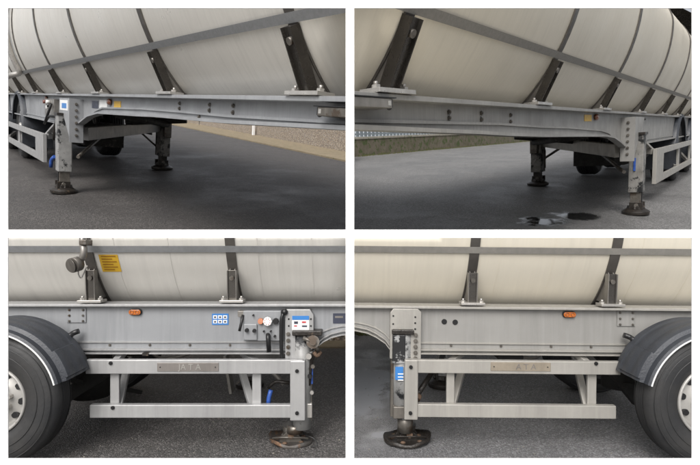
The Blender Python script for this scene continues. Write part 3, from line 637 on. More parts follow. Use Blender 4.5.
TRr, tkR, bmR = upper_trailer(dict(s=1, side='upper_right', topb=0.5, M=MR_, loc=LR, label='cream tank trailer seen slantwise in the upper right opening, running away to the right',
    tank='tank_cream', stripe='stripe_warm', paint='paint_warm', alu='aluminium_warm', rings=[-0.04, 1.52, 3.08, 4.76, 6.37, 7.9, 9.5], ac=-31,
    lip=[(-0.6, -0.078), (0.46, -0.090), (1.0, -0.096), (1.63, -0.115), (2.2, -0.125), (3.13, -0.155), (3.4, -0.18), (3.6, -0.22), (3.85, -0.29), (4.2, -0.285), (15, -0.285)],
    bot=[(-0.6, -0.108), (0.66, -0.150), (1.0, -0.165), (1.63, -0.185), (2.2, -0.195), (3.14, -0.215), (3.45, -0.235), (3.7, -0.28), (3.95, -0.335), (4.2, -0.335), (15, -0.335)],
    bolts=[(0.45, -0.05), (0.45, -0.075), (0.78, -0.05), (0.78, -0.08), (1.15, -0.055), (1.15, -0.09), (5.2, -0.06)],
    cross=(4.7, 5.9, 7.2), gear=[((5.4, 0.5, -0.24), (7.6, 0.5, -0.24), 0.025), ((3.9, 0.3, -0.20), (4.7, 1.1, -0.25), 0.035), ((4.6, 1.3, -0.16), (5.0, 0.7, -0.26), 0.04), ((5.3, 1.3, -0.22), (5.6, 0.9, -0.18), 0.04), ((6.6, 0.9, -0.3), (8.6, 0.9, -0.3), 0.05)],
    plate_sticker=False, leg=4.25, leg2=6.03, crank=False,
    tie=((4.056, 0.05, -0.37), (6.028, 1.44, -0.263)),
    braces=[((4.152, 0, -0.587), (5.353, 0.5, -0.431), 0.018), ((6.176, 1.2, -0.353), (6.226, 1.46, -0.506), 0.018), ((6.04, 1.4, -0.381), (6.042, 1.4, -0.645), 0.012)],
    gx=5.25, gz=(-0.405, -0.815),
    stick=[('yellow_sticker', 2.63, 2.84, -0.085, -0.035, 'yellow_print', None)],
    lamp=[(2.96, -0.052)], hitch=(-0.095, -0.036)))
# gantry roof behind the upper right tank
gr = bpy.data.objects.new('steel_canopy', None); col.objects.link(gr); gr.location = (14.0, 17.0, 0)
gr['label'] = 'dark steel canopy roof showing past the tank in the top right corner'; gr['category'] = 'canopy'
gr['_cut'] = 'upper_right'
part('post', MB().box(3.2, 3.5, 0, 0.3, 0, 11.5), 'under_dark', gr)
for i, (dz, m) in enumerate(((0, 'under_dark'), (-0.75, 'fence_paint'), (-1.5, 'under_dark'))):
    part('beam', MB().bar((-4.5, i * 0.5, 12.3 + dz), (4.5, i * 0.5, 8.2 + dz), 0.25, 0.42), m, gr)
part('roof_sheet', MB().bar((-4.5, 1.5, 12.4), (4.5, 1.5, 8.0), 4.0, 0.1), 'dark_steel', gr)
part('roof_sheet', MB().bar((-4.5, 3.5, 11.2), (4.5, 3.5, 6.6), 0.2, 1.8), 'dark_steel', gr)

# ------------------------------------------------------------------ lower trailers, seen square from the side
DY = 3.3
def lower_trailer(D_):
    rt = root('tank_trailer', D_['label'], 'trailer', I3, (D_['xr'] * LS, DY * LS, 0), D_['side'], 'tank trailers in the four bays'); rt['_S'] = LS
    rt.matrix_basis = Matrix.Translation(Vector((D_['xr'] * LS, DY * LS, 0))) @ Matrix.Rotation(R_(D_['roll']), 4, 'Y')
    X0, X1 = D_['span']; FZ = D_['fz']
    R, yc, zc = 1.0, 0.86, FZ + 0.735
    mb = MB(); n = 128
    tk = tank_shell(rt, 1, 1, R, yc, zc, X0 - 0.5, X1 + 0.5, D_['tank'], FZ - 0.05)
    for u in D_['rings']: band(tk, 1, 1, R, yc, zc, u, 0.062, -60, 10, D_['band'])
    for u in D_['rings']:
        for du in (0.17, 0.52): part('weld_seam', arc_band(R, yc, zc, u + du, u + du + 0.006, -60, 10, 0.0004, 0.0018), D_['tank'], tk)
    part('side_stripe', arc_band(R, yc, zc, X0 - 0.5, X1 + 0.5, D_['sa'] - 1.25, D_['sa'] + 1.25, 0.0105, 0.012, 3), D_['stripe'], tk)
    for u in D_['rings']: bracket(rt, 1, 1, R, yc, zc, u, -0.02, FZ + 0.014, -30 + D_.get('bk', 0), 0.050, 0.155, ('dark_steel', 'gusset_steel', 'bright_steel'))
    bt, lt = D_['bot'], D_['lip']
    bm_ = part('chassis_beam', MB().strip([(x, FZ - 0.012) for x, z in bt], bt, 0.0, 0.014), D_['paint'], rt)
    part('top_flange', MB().box(X0 - 0.5, X1 + 0.5, -0.045, 0.10, FZ - 0.016, FZ), D_['alu'], bm_, bevel=0.002)
    lip = MB().strip([(x, z) for x, z in lt], [(x, z - 0.010) for x, z in lt], -0.010, 0.0); lip.strip([(x, z + 0.032) for x, z in bt], [(x, z + 0.022) for x, z in bt], -0.024, 0.0)
    lip.strip([(x, z + 0.008) for x, z in bt], bt, -0.034, 0.0)
    part('bottom_flange', lip, D_['alu'], bm_)
    part('chassis_beam', MB().box(X0, X1, 1.25, 1.27, FZ - 0.20, FZ), D_['paint'], rt)
    return rt, tk, bm_, (R, yc, zc)
def lower_guard(rt, m, top, bottom, post, inner, arms, plate, pm, bolts_, txt, tx):
    gd = part('side_guard', MB().box(*post), m, rt, bevel=0.006)
    part('rail', MB().box(*top), m, gd, bevel=0.004); part('rail', MB().box(*bottom), m, gd, bevel=0.004)
    for b in inner: part('post', MB().box(*b), m, gd, bevel=0.004)
    for p, q in arms: part('arm', MB().bar(p, q, 0.045, 0.035), m, gd, bevel=0.003)
    for p in bolts_: bolt(gd, p, 0.012, m='black', l=0.008, n=10)
    np_ = part('name_plate', MB().box(*plate), pm, gd, bevel=0.0015)
    for q in (plate[0] + 0.02, plate[1] - 0.02): bolt(gd, (q, plate[2], (plate[4] + plate[5]) / 2), 0.004, l=0.003, m='black', n=8)
    text('lettering', txt[0], 0.052, (tx[0], plate[2] - 0.001, (plate[4] + plate[5]) / 2), txt[1], gd)
    return gd

TOPB = 1.0
# ---- lower left
BL, tkb, bmb, (R0, yc0, zc0) = lower_trailer(dict(xr=-1.0, side='lower_left', roll=0.0, span=(-1.45, 1.1), fz=1.402-(303.2-232.5)*3.3/500,
    label='grey tank trailer seen square from the side, wheel at left', tank='tank_grey', stripe='stripe', band='band_steel', paint='paint_grey', alu='aluminium',
    rings=[(-0.696, 0, 0.957)[0], (0.228, 0, 0.957)[0]], sa=-21.8,
    bot=[(-1.706, 0.607), (0.67, 0.607), (0.749, 0.614), (0.789, 0.653), (0.828, 0.686), (0.881, 0.713), (0.947, 0.729), (1.462, 0.759)],
    lip=[(-1.706, 0.686), (0.67, 0.686), (0.736, 0.693), (0.776, 0.726), (0.828, 0.759), (0.881, 0.779), (0.947, 0.792), (1.462, 0.818)]))
gdB = lower_guard(BL, 'aluminium', (-0.693, 0.699, -0.1, -0.06, 0.497, 0.586), (-0.667, 0.699, -0.1, -0.06, 0.215, 0.298), (0.617, 0.713, -0.108, -0.05, 0.199, 0.582),
    [(-0.556, -0.497, -0.059, -0.035, 0.258, 0.505), (0.365, 0.423, -0.059, -0.035, 0.258, 0.505)],
    [((-0.542, -0.06, 0.537), (-0.514, 0.05, 0.602)), ((0.43, -0.06, 0.537), (0.272, 0.1, 0.583)), ((-0.511, -0.03, 0.274), (-0.543, 0.16, 0.465)), ((0.359, -0.03, 0.274), (0.226, 0.22, 0.47))],
    (-0.233, 0.16, -0.105, -0.099, 0.514, 0.569), 'plate_metal', [(-0.53, -0.1, 0.567), (-0.517, -0.1, 0.282), (0.662, -0.11, 0.519), (0.662, -0.11, 0.251)],
    ('JA T A', 'bright_steel'), (-0.024, -0.1, 0.542))
# leg
lg = part('landing_leg', MB().tube((0.683, 0, 0.746), (0.683, 0, 0.119), 0.064, n=28), 'leg_paint', BL, label='near landing leg behind the end of the side guard')
part('inner_tube', MB().tube((0.637, 0, 0.139), (0.637, 0, 0.086), 0.054, n=28), 'worn_steel', lg)
part('leg_cap', MB().box(0.626, 0.82, -0.08, 0.07, 0.736, 0.768), 'greasy', lg, bevel=0.006)
part('side_channel', MB().box(0.711, 0.751, -0.02, 0.03, 0.166, 0.737), 'worn_steel', lg, bevel=0.003)
mb = MB().tube((0.763, -0.1, 0.702), (0.757, -0.02, 0.684), 0.042, n=20); mb.tube((0.765, -0.13, 0.708), (0.762, -0.09, 0.7), 0.022, n=12)
mb.path([(0.698, -0.09, 0.725), (0.762, -0.09, 0.7), (0.795, -0.09, 0.648)], 0.014)
part('gearbox', mb, 'worn_steel', lg); part('gear_shaft', MB().path([(0.78, -0.06, 0.667), (0.745, -0.03, 0.556), (0.732, -0.03, 0.405)], 0.012), 'greasy', lg)
part('lever', MB().path([(0.812, -0.06, 0.628), (0.787, -0.08, 0.601), (0.768, -0.08, 0.633)], 0.012), 'rust', lg)
for (p, r_, m) in (((0.735, -0.07, 0.605), 0.020, 'bright_steel'), ((0.76, -0.06, 0.537), 0.014, 'worn_steel'), ((0.741, -0.06, 0.473), 0.016, 'black'), ((0.754, -0.06, 0.369), 0.013, 'bright_steel')):
    part('bolt_head', MB().tube(p, (p[0], p[1] - 0.02, p[2]), r_, r_ * 0.9, n=14), m, lg)
part('blue_strip', MB().box(0.745, 0.757, -0.03, -0.02, 0.412, 0.516), 'blue_plastic', lg)
part('latch', MB().box(0.701, 0.753, -0.05, -0.02, 0.197, 0.288), 'bright_steel', lg, bevel=0.003)
# sand shoe: low turned-up plate, worn and rusty at its left
def low_foot(lg, x, y, r0, m_dish, m_top, side=-1):
    n = 36; rim = []; inn = []; mid = []
    for i in range(n):
        t = 2 * math.pi * i / n; cx, cy = math.cos(t), math.sin(t); lift = 0.030 + 0.022 * max(0.0, side * cx) + 0.006 * math.sin(5 * t)
        rim.append((x + r0 * cx, y + r0 * 0.82 * cy, lift)); mid.append((x + r0 * 0.84 * cx, y + r0 * 0.68 * cy, 0.010 + lift * 0.15)); inn.append((x + r0 * 0.45 * cx, y + r0 * 0.38 * cy, 0.022))
    low = [(x + (a - x) * 0.96, y + (b - y) * 0.96, max(0.002, c - 0.030)) for a, b, c in rim]
    q = lambda k: [(i + k, (i + 1) % n + k, n + k + (i + 1) % n, n + k + i) for i in range(n)]
    mb = MB().add(rim + mid + inn, q(0) + q(n), True); mb.add(inn, [tuple(range(n))]); mb.add(rim + low, q(0), True)
    f = part('foot_plate', mb, m_dish, lg)
    mb = MB()
    for dy in (-0.050, 0.045): mb.plate([(x - 0.075, 0.018), (x + 0.080, 0.018), (x + 0.060, 0.060), (x + 0.020, 0.088), (x - 0.020, 0.088), (x - 0.055, 0.055)], y + dy, y + dy + 0.012)
    mb.path([(x - r0 * 0.80, y - 0.03, 0.035), (x - 0.07, y - 0.075, 0.060), (x + 0.06, y - 0.075, 0.060), (x + r0 * 0.78, y - 0.03, 0.035)], 0.007, n=8)
    part('foot_bracket', mb, m_top, lg, bevel=0.003)
    part('pin', MB().tube((x + 0.008, y - 0.078, 0.070), (x + 0.008, y + 0.075, 0.070), 0.020, n=16), 'rust', lg)
    part('ball_cup', MB().tube((x, y, 0.045), (x, y, 0.115), 0.050, 0.058, n=24), m_top, lg)
    mb = MB()
    for k in range(5): a = 0.6 + k * 1.25; mb.ball((x + r0 * 0.62 * math.cos(a), y + r0 * 0.50 * math.sin(a), 0.020), 0.014, n=8, m=5, sq=(1.3, 1, 0.6))
    part('mud_clod', mb, 'rust', lg, kind='stuff')
x, y, z = (0.605, 0.05, -0.068); low_foot(lg, x, y, 0.150, 'shoe_metal', 'worn_steel', -1)
part('wire_loop', MB().path([(x + 0.10, y - 0.07, 0.075), (x + 0.165, y - 0.09, 0.06), (x + 0.19, y - 0.10, 0.02), (x + 0.14, y - 0.11, 0.012)], 0.004, n=8), 'black', lg)
# mounting plate and its sticker
mp = part('mounting_plate', MB().plate([(0.578, 0.902), (0.74, 0.902), (0.763, 0.866), (0.763, 0.749), (0.649, 0.574), (0.578, 0.574)], -0.05, -0.001), 'aluminium', BL, bevel=0.003)
for px_ in ((0.602, -0.05, 0.84), (0.602, -0.05, 0.795), (0.746, -0.05, 0.84), (0.746, -0.05, 0.795)): part('bolt_hole', MB().tube(px_, (px_[0], px_[1] - 0.003, px_[2]), 0.006, n=12), 'black', mp)
for i in range(4): 
    bolt(mp, ((0.599, -0.05, 0.743)[0], -0.05, (0.599, -0.05, 0.743)[2] - i * 0.042), 0.014, m='worn_steel', l=0.010)
st = part('sticker', MB().box(0.623, 0.734, -0.052, -0.051, 0.769, 0.86), 'white_plastic', mp, label='blue and white instruction sticker on the mounting plate')
part('sticker_band', MB().box(0.624, 0.734, -0.054, -0.053, 0.835, 0.861), 'blue_print', mp)
for (a_, m) in (((0.637, 0.662, -0.054, -0.053, 0.809, 0.825), 'dark_print'), ((0.688, 0.714, -0.054, -0.053, 0.815, 0.825), 'red_print'), ((0.688, 0.721, -0.054, -0.053, 0.789, 0.799), 'dark_print'), ((0.637, 0.656, -0.054, -0.053, 0.792, 0.799), 'red_print')):
    part('printed_mark', MB().box(*a_), m, mp)
# control box with dial, lever and handles
cb = part('control_box', MB().box(0.307, 0.553, -0.06, -0.001, 0.699, 0.894), 'paint_grey', BL, bevel=0.004, label='grey control box with round white dial and black lever')
part('box_cover', MB().box(0.313, 0.4, -0.075, -0.06, 0.706, 0.812), 'paint_grey', cb, bevel=0.006)
c = (0.471, -0.075, 0.832); mb = MB()
for i in range(8):
    a = i * math.pi / 4; mb.tube((c[0] + 0.015 * math.cos(a), -0.075, c[2] + 0.015 * math.sin(a)), (c[0] + 0.015 * math.cos(a), -0.10, c[2] + 0.015 * math.sin(a)), 0.013, n=12)
mb.tube((c[0], -0.0745, c[2]), (c[0], -0.101, c[2]), 0.026, n=16)
mb.tube((c[0], -0.061, c[2]), (c[0], -0.0744, c[2]), 0.020, n=16); part('dial', mb, 'white_plastic', cb)
mb = MB()
for i in range(8):
    a = i * math.pi / 4 + 0.39; mb.tube((c[0] + 0.018 * math.cos(a), -0.1015, c[2] + 0.018 * math.sin(a)), (c[0] + 0.018 * math.cos(a), -0.104, c[2] + 0.018 * math.sin(a)), 0.0025, n=8)
part('dial_mark', mb, 'red_print', cb, kind='stuff')
for (p, r_, m) in (((0.423, -0.06, 0.829), 0.020, 'copper'), ((0.52, -0.06, 0.829), 0.020, 'black'), ((0.336, -0.077, 0.774), 0.013, 'black'), ((0.384, -0.077, 0.771), 0.012, 'black'), ((0.514, -0.06, 0.732), 0.008, 'black'), ((0.375, -0.06, 0.868), 0.006, 'black'), ((0.488, -0.06, 0.764), 0.006, 'black'), ((0.443, -0.06, 0.764), 0.006, 'black')):
    part('knob', MB().tube(p, (p[0], p[1] - 0.022, p[2]), r_, r_ * 0.85, n=18), m, cb)
part('lever', MB().path([(0.47, -0.07, 0.74), (0.477, -0.11, 0.742), (0.484, -0.115, 0.641)], 0.015, n=14), 'black', cb)
part('lever', MB().path([(0.307, -0.06, 0.868), (0.298, -0.08, 0.813), (0.288, -0.08, 0.768)], 0.009, n=10), 'black', cb)
part('bracket_lug', MB().box(0.269, 0.318, -0.05, -0.002, 0.853, 0.892), 'gusset_steel', cb, bevel=0.003)
hs_ = part('black_hose', MB().path([(0.572, -0.06, 0.887), (0.557, -0.07, 0.85), (0.554, -0.07, 0.74), (0.557, -0.07, 0.631), (0.562, -0.03, 0.529)], 0.012, n=14), 'black', BL)
part('hose_end', MB().ball((0.576, -0.06, 0.887), 0.022), 'black', hs_)
# stickers, lamp, plates on the beam
st = part('blue_sticker', MB().box(0.09, 0.199, -0.003, 0, 0.793, 0.867), 'blue_print', BL, label='blue sticker with six small white pictograms')
for i in range(3):
    for j in range(2):
        x0 = 213.3 + i * 5.0; y0 = 315.2 + j * 4.6
        k = 3.3 / 500
        part('pictogram', MB().box((x0 - 350) * k + 1.0, (x0 + 4 - 350) * k + 1.0, -0.0048, -0.0032, E0 - (y0 + 3.4 - 232.5) * k, E0 - (y0 - 232.5) * k), 'white_plastic', st)
        part('pictogram_mark', MB().box((x0 + 1 - 350) * k + 1.0, (x0 + 3 - 350) * k + 1.0, -0.006, -0.005, E0 - (y0 + 2.6 - 232.5) * k, E0 - (y0 + 1 - 232.5) * k), 'dark_print', st)
def lamp(rt, b, dots):
    x0, x1, y0, y1, z0, z1 = b; r_ = (z1 - z0) / 2; zc_ = (z0 + z1) / 2
    def slot(g, ya, yb):
        pts = [(x0 + r_ + (r_ - g) * math.cos(t), zc_ + (r_ - g) * math.sin(t)) for t in [math.pi / 2 + i * math.pi / 8 for i in range(9)]] + [(x1 - r_ + (r_ - g) * math.cos(t), zc_ + (r_ - g) * math.sin(t)) for t in [-math.pi / 2 + i * math.pi / 8 for i in range(9)]]
        return MB().plate(pts, ya, yb)
    l = part('marker_lamp', slot(0, -0.014, -0.001), 'black', rt, bevel=0.002); part('lens', slot(0.004, -0.022, -0.0145), 'amber', l, bevel=0.003)
    for t in (0.3, 0.7): x = x0 + (x1 - x0) * t; part('lens_ring', MB().lathe((x, 0, zc_), [(0.009, -0.0222), (0.011, -0.025), (0.013, -0.0222)], 20), 'amber_dark', l)
lamp(BL, (-0.456, -0.37, 0, 0, 0.858, 0.9), 2)
sp = part('small_plate', MB().box(0.888, 0.974, -0.004, 0, 0.803, 0.869), 'dark_print', BL); part('plate_print', MB().box(0.901, 0.954, -0.006, -0.004, 0.839, 0.852), 'gusset_steel', sp)
def patch_plate(rt, b, m, marg):
    x0, x1, y0, y1, z0, z1 = b
    p = part('patch_plate', MB().box(x0, x1, -0.008, -0.001, z0, z1), m, rt, bevel=0.003)
    for t in (0.12, 0.5, 0.88):
        for x in (x0 + 0.018, x1 - 0.018): bolt(p, (x, -0.008, z0 + (z1 - z0) * t), 0.008, l=0.006)
patch_plate(BL, (-0.865, -0.739, 0, 0, 0.808, 0.904), 'paint_grey', 0)
part('mudguard_stay', MB().path([(-0.805, -0.1, 0.727), (-0.795, -0.06, 0.751), (-0.761, -0.05, 0.762)], 0.017, n=14), 'black', BL)
for px_ in ((-0.584, 0, 0.66), (-0.32, 0, 0.66), (-0.056, 0, 0.66), (0.208, 0, 0.66)): bolt(bmb, px_, 0.009, l=0.006)
for (a, b) in (((-0.355, 0.02, 0.616), (-0.315, 0.02, 0.599)),): part('clip', MB().box(a[0], b[0], -0.04, 0.0, b[2], a[2]), 'greasy', bmb)
# valve on the strap, yellow notice on the tank
c = (-0.69, -0.21, 1.208); vv = part('drain_valve', MB().tube((c[0], c[1] + 0.02, c[2]), (c[0] - 0.012, c[1] - 0.03, c[2] - 0.008), 0.046, n=28), 'worn_steel', BL)
mb = MB().tube((c[0] - 0.012, c[1] - 0.031, c[2] - 0.008), (c[0] - 0.014, c[1] - 0.034, c[2] - 0.009), 0.040, n=28); part('valve_face', mb, 'worn_steel', vv)
part('valve_elbow', MB().path([(-0.696, -0.17, 1.218), (-0.655, -0.2, 1.251), (-0.649, -0.2, 1.294), (-0.669, -0.18, 1.331), (-0.666, -0.18, 1.381)], 0.021, n=16), 'gusset_steel', vv)
part('valve_clamp', MB().box(-0.669, -0.626, -0.22, -0.14, 1.325, 1.356), 'worn_steel', vv, bevel=0.004)
part('chain', MB().path([(-0.68, -0.2, 1.182), (-0.692, -0.19, 1.144), (-0.684, -0.17, 1.111), (-0.659, -0.17, 1.161), (-0.636, -0.19, 1.194)], 0.004, n=6), 'bright_steel', vv)
def on_tank(xa, xb, a, t):
    al = R_(a); return [(xa, yc0 - (R0 + t) * math.cos(al), zc0 + (R0 + t) * math.sin(al)), (xb, yc0 - (R0 + t) * math.cos(al), zc0 + (R0 + t) * math.sin(al))]
def tank_label(x0, x1, a0, a1, t, m, name, par, skew=0.0):
    mb = MB(); vs = []
    for i in range(5):
        f_ = i / 4; vs += on_tank(x0 + skew * f_, x1 + skew * f_, a0 + (a1 - a0) * f_, t)
    mb.add(vs, [(2 * i, 2 * i + 1, 2 * i + 3, 2 * i + 2) for i in range(4)]); return part(name, mb, m, par)
yx = (-0.625, -0.05, 1.191)[0]
tank_label(yx - 0.010, yx + 0.115, -31.8, -24.3, 0.002, 'yellow_print', 'yellow_notice', BL, skew=-0.0)
for i in range(6): tank_label(yx + 0.005, yx + (0.10 if i % 2 else 0.075), -30.9 + i * 1.15, -30.5 + i * 1.15, 0.004, 'yellow_ink', 'printed_line', BL)
# wheel and mudguard
wc = (-1.108, 0.413); wheel(BL, 1, 1, wc, 0.400, 0.203, -0.38, -0.19)
mudguard(BL, 1, 1, wc, [(0.408, -0.395), (0.416, -0.405), (0.426, -0.400), (0.430, -0.365), (0.452, -0.355), (0.458, -0.34), (0.458, -0.30), (0.4545, -0.292), (0.4545, -0.262), (0.458, -0.254), (0.458, -0.20), (0.4545, -0.192), (0.4545, -0.162), (0.458, -0.154), (0.456, -0.11), (0.440, -0.10), (0.434, -0.06), (0.40, -0.05)], 15, 150, 0.412, -0.402, 0.3, block=(16, 40))
sl_ = MB().box(-0.782, -0.53, 0.1, 0.3, 0.454, 0.59); 
part('suspension_arm', MB().bar((-1.117, 0.35, 0.18), (-0.643, 0.35, 0.486), 0.08, 0.10), 'under_dark', BL); part('suspension_arm', MB().bar((-0.988, 0.25, 0.355), (-0.701, 0.75, 0.111), 0.05, 0.03), 'under_dark', BL)
part('air_bag', MB().tube((-0.961, 0.5, 0.167), (-0.961, 0.5, 0.494), 0.14, n=24), 'under_dark', BL)
wheel(BL, 1, 1, (wc[0], 0.405), 0.405, 0.222, 1.05, 1.32, nuts=False)
part('axle', MB().tube((wc[0], 0.2, 0.40), (wc[0], 1.1, 0.40), 0.07, n=20), 'under_dark', BL)
part('under_plate', MB().box(-2.04, -1.128, 0.5, 0.52, 0.281, 0.494), 'under_dark', BL)
# brace with the blue handle, far leg
part('brace', MB().tube((0.402, 0.1, 0.535), (0.558, 0.05, 0.387), 0.016, n=14), 'gusset_steel', BL)
part('brace', MB().path([(0.451, 0.05, 0.361), (0.498, 0.05, 0.408), (0.6, 0.03, 0.4)], 0.012, n=12), 'greasy', BL)
part('blue_handle', MB().path([(0.482, -0.02, 0.369), (0.47, -0.03, 0.327), (0.464, -0.03, 0.255)], 0.015, n=12), 'blue_plastic', BL)
fl = part('landing_leg', MB().box(0.073, 0.172, 1.2, 1.3, 0.093, 0.795), 'leg_paint', BL, label='far landing leg under the tank')
x, y, z = (0.09, 1.25, 0.024); foot(fl, 1, 1, (x, 1.25, 0), 0.13, 0.15)
part('leg_tie', MB().bar((0.055, 1.2, 0.318), (0.551, 0.1, 0.583), 0.05, 0.09), 'aluminium', BL)
part('cross_bracket', MB().bar((0.033, 0.6, 0.447), (0.08, 0.6, 0.158), 0.10, 0.02), 'gusset_steel', BL)

for k in range(3):
    part('brake_hose', MB().path([(-1.2 + 0.25 * k, 0.45 + 0.1 * k, 0.72), (-1.05 + 0.3 * k, 0.42, 0.52 - 0.04 * k), (-0.75 + 0.3 * k, 0.45, 0.50), (-0.6 + 0.3 * k, 0.5, 0.74)], 0.012, n=10), ('black', 'greasy', 'gusset_steel')[k], BL)
# ---- lower right
BR, tkb, bmb, (R0, yc0, zc0) = lower_trailer(dict(xr=1.0, side='lower_right', roll=0.55, span=(-1.1, 1.45), fz=1.402-(306.0-232.5)*3.3/500,
    label='cream tank trailer seen square from the side, wheel at right', tank='tank_cream', stripe='stripe_warm', band='band_steel', paint='paint_warm', alu='aluminium_warm',
    rings=[(-0.208, 0, 0.957)[0], (0.703, 0, 0.957)[0]], sa=-21.2,
    bot=[(-1.33, 0.812), (-0.96, 0.746), (-0.894, 0.733), (-0.835, 0.706), (-0.776, 0.667), (-0.736, 0.614), (-0.67, 0.601), (1.706, 0.601)],
    lip=[(-1.33, 0.838), (-0.96, 0.805), (-0.894, 0.792), (-0.835, 0.772), (-0.776, 0.733), (-0.736, 0.686), (-0.67, 0.676), (1.706, 0.676)]))
gdR = lower_guard(BR, 'aluminium_warm', (-0.642, 0.728, -0.1, -0.06, 0.497, 0.58), (-0.571, 0.702, -0.1, -0.06, 0.215, 0.298), (-0.655, -0.569, -0.108, -0.05, 0.199, 0.582),
    [(-0.378, -0.326, -0.059, -0.035, 0.258, 0.505), (0.536, 0.595, -0.059, -0.035, 0.258, 0.505)],
    [((-0.378, -0.06, 0.537), (-0.238, 0.1, 0.59)), ((0.555, -0.06, 0.537), (0.507, 0.05, 0.602)), ((-0.333, -0.03, 0.274), (-0.216, 0.2, 0.454)), ((0.543, -0.03, 0.274), (0.58, 0.18, 0.459))],
    (-0.105, 0.278, -0.105, -0.099, 0.517, 0.572), 'plate_warm', [(0.568, -0.1, 0.57), (-0.617, -0.11, 0.538), (-0.617, -0.11, 0.245)],
    ('A T A', 'plate_metal'), (0.12, -0.1, 0.542))
lg = part('landing_leg', MB().tube((-0.657, 0, 0.746), (-0.657, 0, 0.185), 0.068, n=28), 'leg_paint', BR, label='near landing leg with flaked black paint and a blue label')
part('black_patch', MB().box(-0.732, -0.648, -0.074, -0.055, 0.548, 0.735), 'flaked_black', lg, bevel=0.006)
part('inner_tube', MB().tube((-0.637, 0, 0.198), (-0.637, 0, 0.086), 0.052, n=28), 'worn_steel', lg)
part('leg_cap', MB().box(-0.736, -0.594, -0.08, 0.07, 0.736, 0.768), 'greasy', lg, bevel=0.006)
part('side_channel', MB().box(-0.738, -0.719, -0.03, 0.03, 0.189, 0.621), 'worn_steel', lg, bevel=0.003)
part('blue_label', MB().box(-0.713, -0.662, -0.078, -0.07, 0.446, 0.529), 'blue_print', lg)
for i in range(3):
    k = 3.3 / 500; part('label_text', MB().box((396 - 350) * k - 1.0, (401.5 - 350) * k - 1.0, -0.080, -0.0785, E0 - (372 + i * 3 - 232.5) * k, E0 - (371 + i * 3 - 232.5) * k), 'white_plastic', lg)
part('lower_clamp', MB().box(-0.723, -0.652, -0.075, 0.02, 0.193, 0.271), 'worn_steel', lg, bevel=0.005)
x, y, z = (-0.618, 0.05, -0.035); low_foot(lg, x, y, 0.160, 'greasy', 'greasy', 1)
mp = part('mounting_plate', MB().plate([(-0.746, 0.873), (-0.727, 0.899), (-0.565, 0.899), (-0.545, 0.879), (-0.545, 0.574), (-0.746, 0.574)], -0.05, -0.001), 'aluminium_warm', BR, bevel=0.003)
for px_ in ((-0.727, -0.05, 0.853), (-0.727, -0.05, 0.801), (-0.584, -0.05, 0.847), (-0.584, -0.05, 0.808), (-0.584, -0.05, 0.769)): part('bolt_hole', MB().tube(px_, (px_[0], px_[1] - 0.003, px_[2]), 0.006, n=12), 'black', mp)
for i in range(5): bolt(mp, ((-0.581, -0.05, 0.73)[0], -0.05, (-0.581, -0.05, 0.73)[2] - i * 0.038), 0.015, m='worn_steel', l=0.010)
for px_ in ((-0.386, 0, 0.81), (-0.314, 0, 0.807)): part('drain_hole', MB().tube((px_[0], -0.001, px_[2]), (px_[0], -0.003, px_[2]), 0.018, n=24), 'black', bmb)
for px_ in ((-0.34, 0, 0.653), (-0.01, 0, 0.653), (0.32, 0, 0.653), (0.584, 0, 0.653)): bolt(bmb, px_, 0.009, l=0.006)
lamp(BR, (0.39, 0.478, 0, 0, 0.846, 0.888), 2)
patch_plate(BR, (0.752, 0.871, 0, 0, 0.792, 0.894), 'paint_warm', 0)
part('mudguard_stay', MB().path([(0.818, -0.1, 0.714), (0.808, -0.06, 0.732), (0.771, -0.05, 0.743)], 0.017, n=14), 'black', BR)
part('step_box', MB().box(-0.024, 0.149, 0.02, 0.2, 0.559, 0.606), 'black', BR, bevel=0.006)
wc = (1.137, 0.413); wheel(BR, 1, 1, wc, 0.400, 0.215, -0.38, -0.19)
mudguard(BR, 1, 1, wc, [(0.408, -0.395), (0.416, -0.405), (0.426, -0.400), (0.430, -0.365), (0.452, -0.355), (0.458, -0.34), (0.458, -0.30), (0.4545, -0.292), (0.4545, -0.262), (0.458, -0.254), (0.458, -0.20), (0.4545, -0.192), (0.4545, -0.162), (0.458, -0.154), (0.456, -0.11), (0.440, -0.10), (0.434, -0.06), (0.40, -0.05)], 30, 165, 0.412, -0.402, 0.3, block=(140, 164))
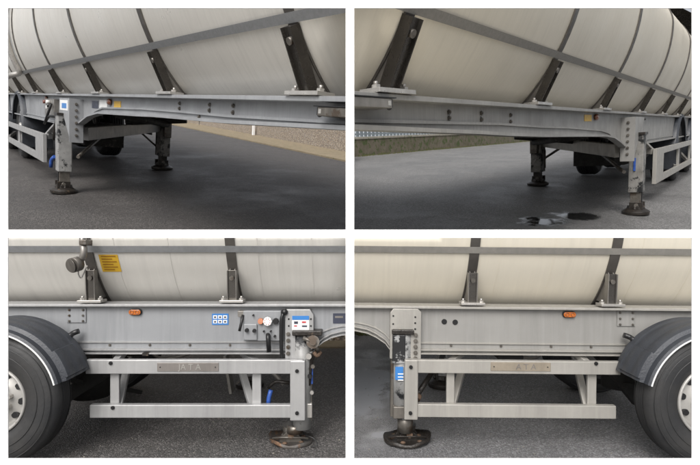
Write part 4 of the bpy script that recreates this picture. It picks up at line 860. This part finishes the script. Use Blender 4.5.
part('suspension_arm', MB().bar((1.117, 0.35, 0.18), (0.825, 0.35, 0.53), 0.08, 0.10), 'under_dark', BR); part('suspension_arm', MB().bar((0.988, 0.25, 0.32), (1.025, 0.75, 0.208), 0.05, 0.04), 'under_dark', BR)
part('air_bag', MB().tube((1.037, 0.5, 0.243), (1.037, 0.5, 0.494), 0.12, n=24), 'under_dark', BR)
wheel(BR, 1, 1, (wc[0], 0.405), 0.405, 0.222, 1.05, 1.32, nuts=False)
part('axle', MB().tube((wc[0], 0.2, 0.40), (wc[0], 1.1, 0.40), 0.07, n=20), 'under_dark', BR)
part('brace', MB().tube((-0.434, 0.15, 0.44), (-0.562, 0.02, 0.31), 0.018, n=14), 'greasy', BR)
part('brace', MB().tube((-0.551, 0, 0.323), (-0.567, -0.02, 0.304), 0.025, n=14), 'rust', BR)
fl = part('landing_leg', MB().box(-0.208, -0.118, 1.2, 1.3, 0.093, 0.795), 'leg_paint', BR, label='far landing leg under the tank')
x, y, z = (-0.163, 1.25, 0.024); foot(fl, 1, 1, (x, 1.25, 0), 0.13, 0.15)

for k in range(3):
    part('brake_hose', MB().path([(1.1 - 0.25 * k, 0.45 + 0.1 * k, 0.72), (1.0 - 0.3 * k, 0.42, 0.52 - 0.04 * k), (0.75 - 0.3 * k, 0.45, 0.52), (0.6 - 0.3 * k, 0.5, 0.74)], 0.012, n=10), ('black', 'greasy', 'gusset_steel')[k], BR)
# loose grit lying on the two lower yards
mb = MB()
for i in range(900):
    x = random.uniform(-2.6, 2.6); y = random.uniform(1.9, 4.4); q = random.uniform(0.0015, 0.0045)
    mb.add([(x + q * a * random.uniform(.7, 1.3), y + q * b * random.uniform(.7, 1.3), q * c) for a, b, c in ((1, 0, 0.3), (0, 1, 0.3), (-1, 0, 0.3), (0, -1, 0.3), (0, 0, 1.1), (0, 0, -0.2))], [(0, 1, 4), (1, 2, 4), (2, 3, 4), (3, 0, 4), (1, 0, 5), (2, 1, 5), (3, 2, 5), (0, 3, 5)])
o = part('loose_grit', mb, 'coping', None, kind='stuff', label='loose pale grit scattered over the lower yards'); o['category'] = 'grit'
for o in bpy.data.objects:
    if '_cut' in o: del o['_cut']
    if '_S' in o: del o['_S']
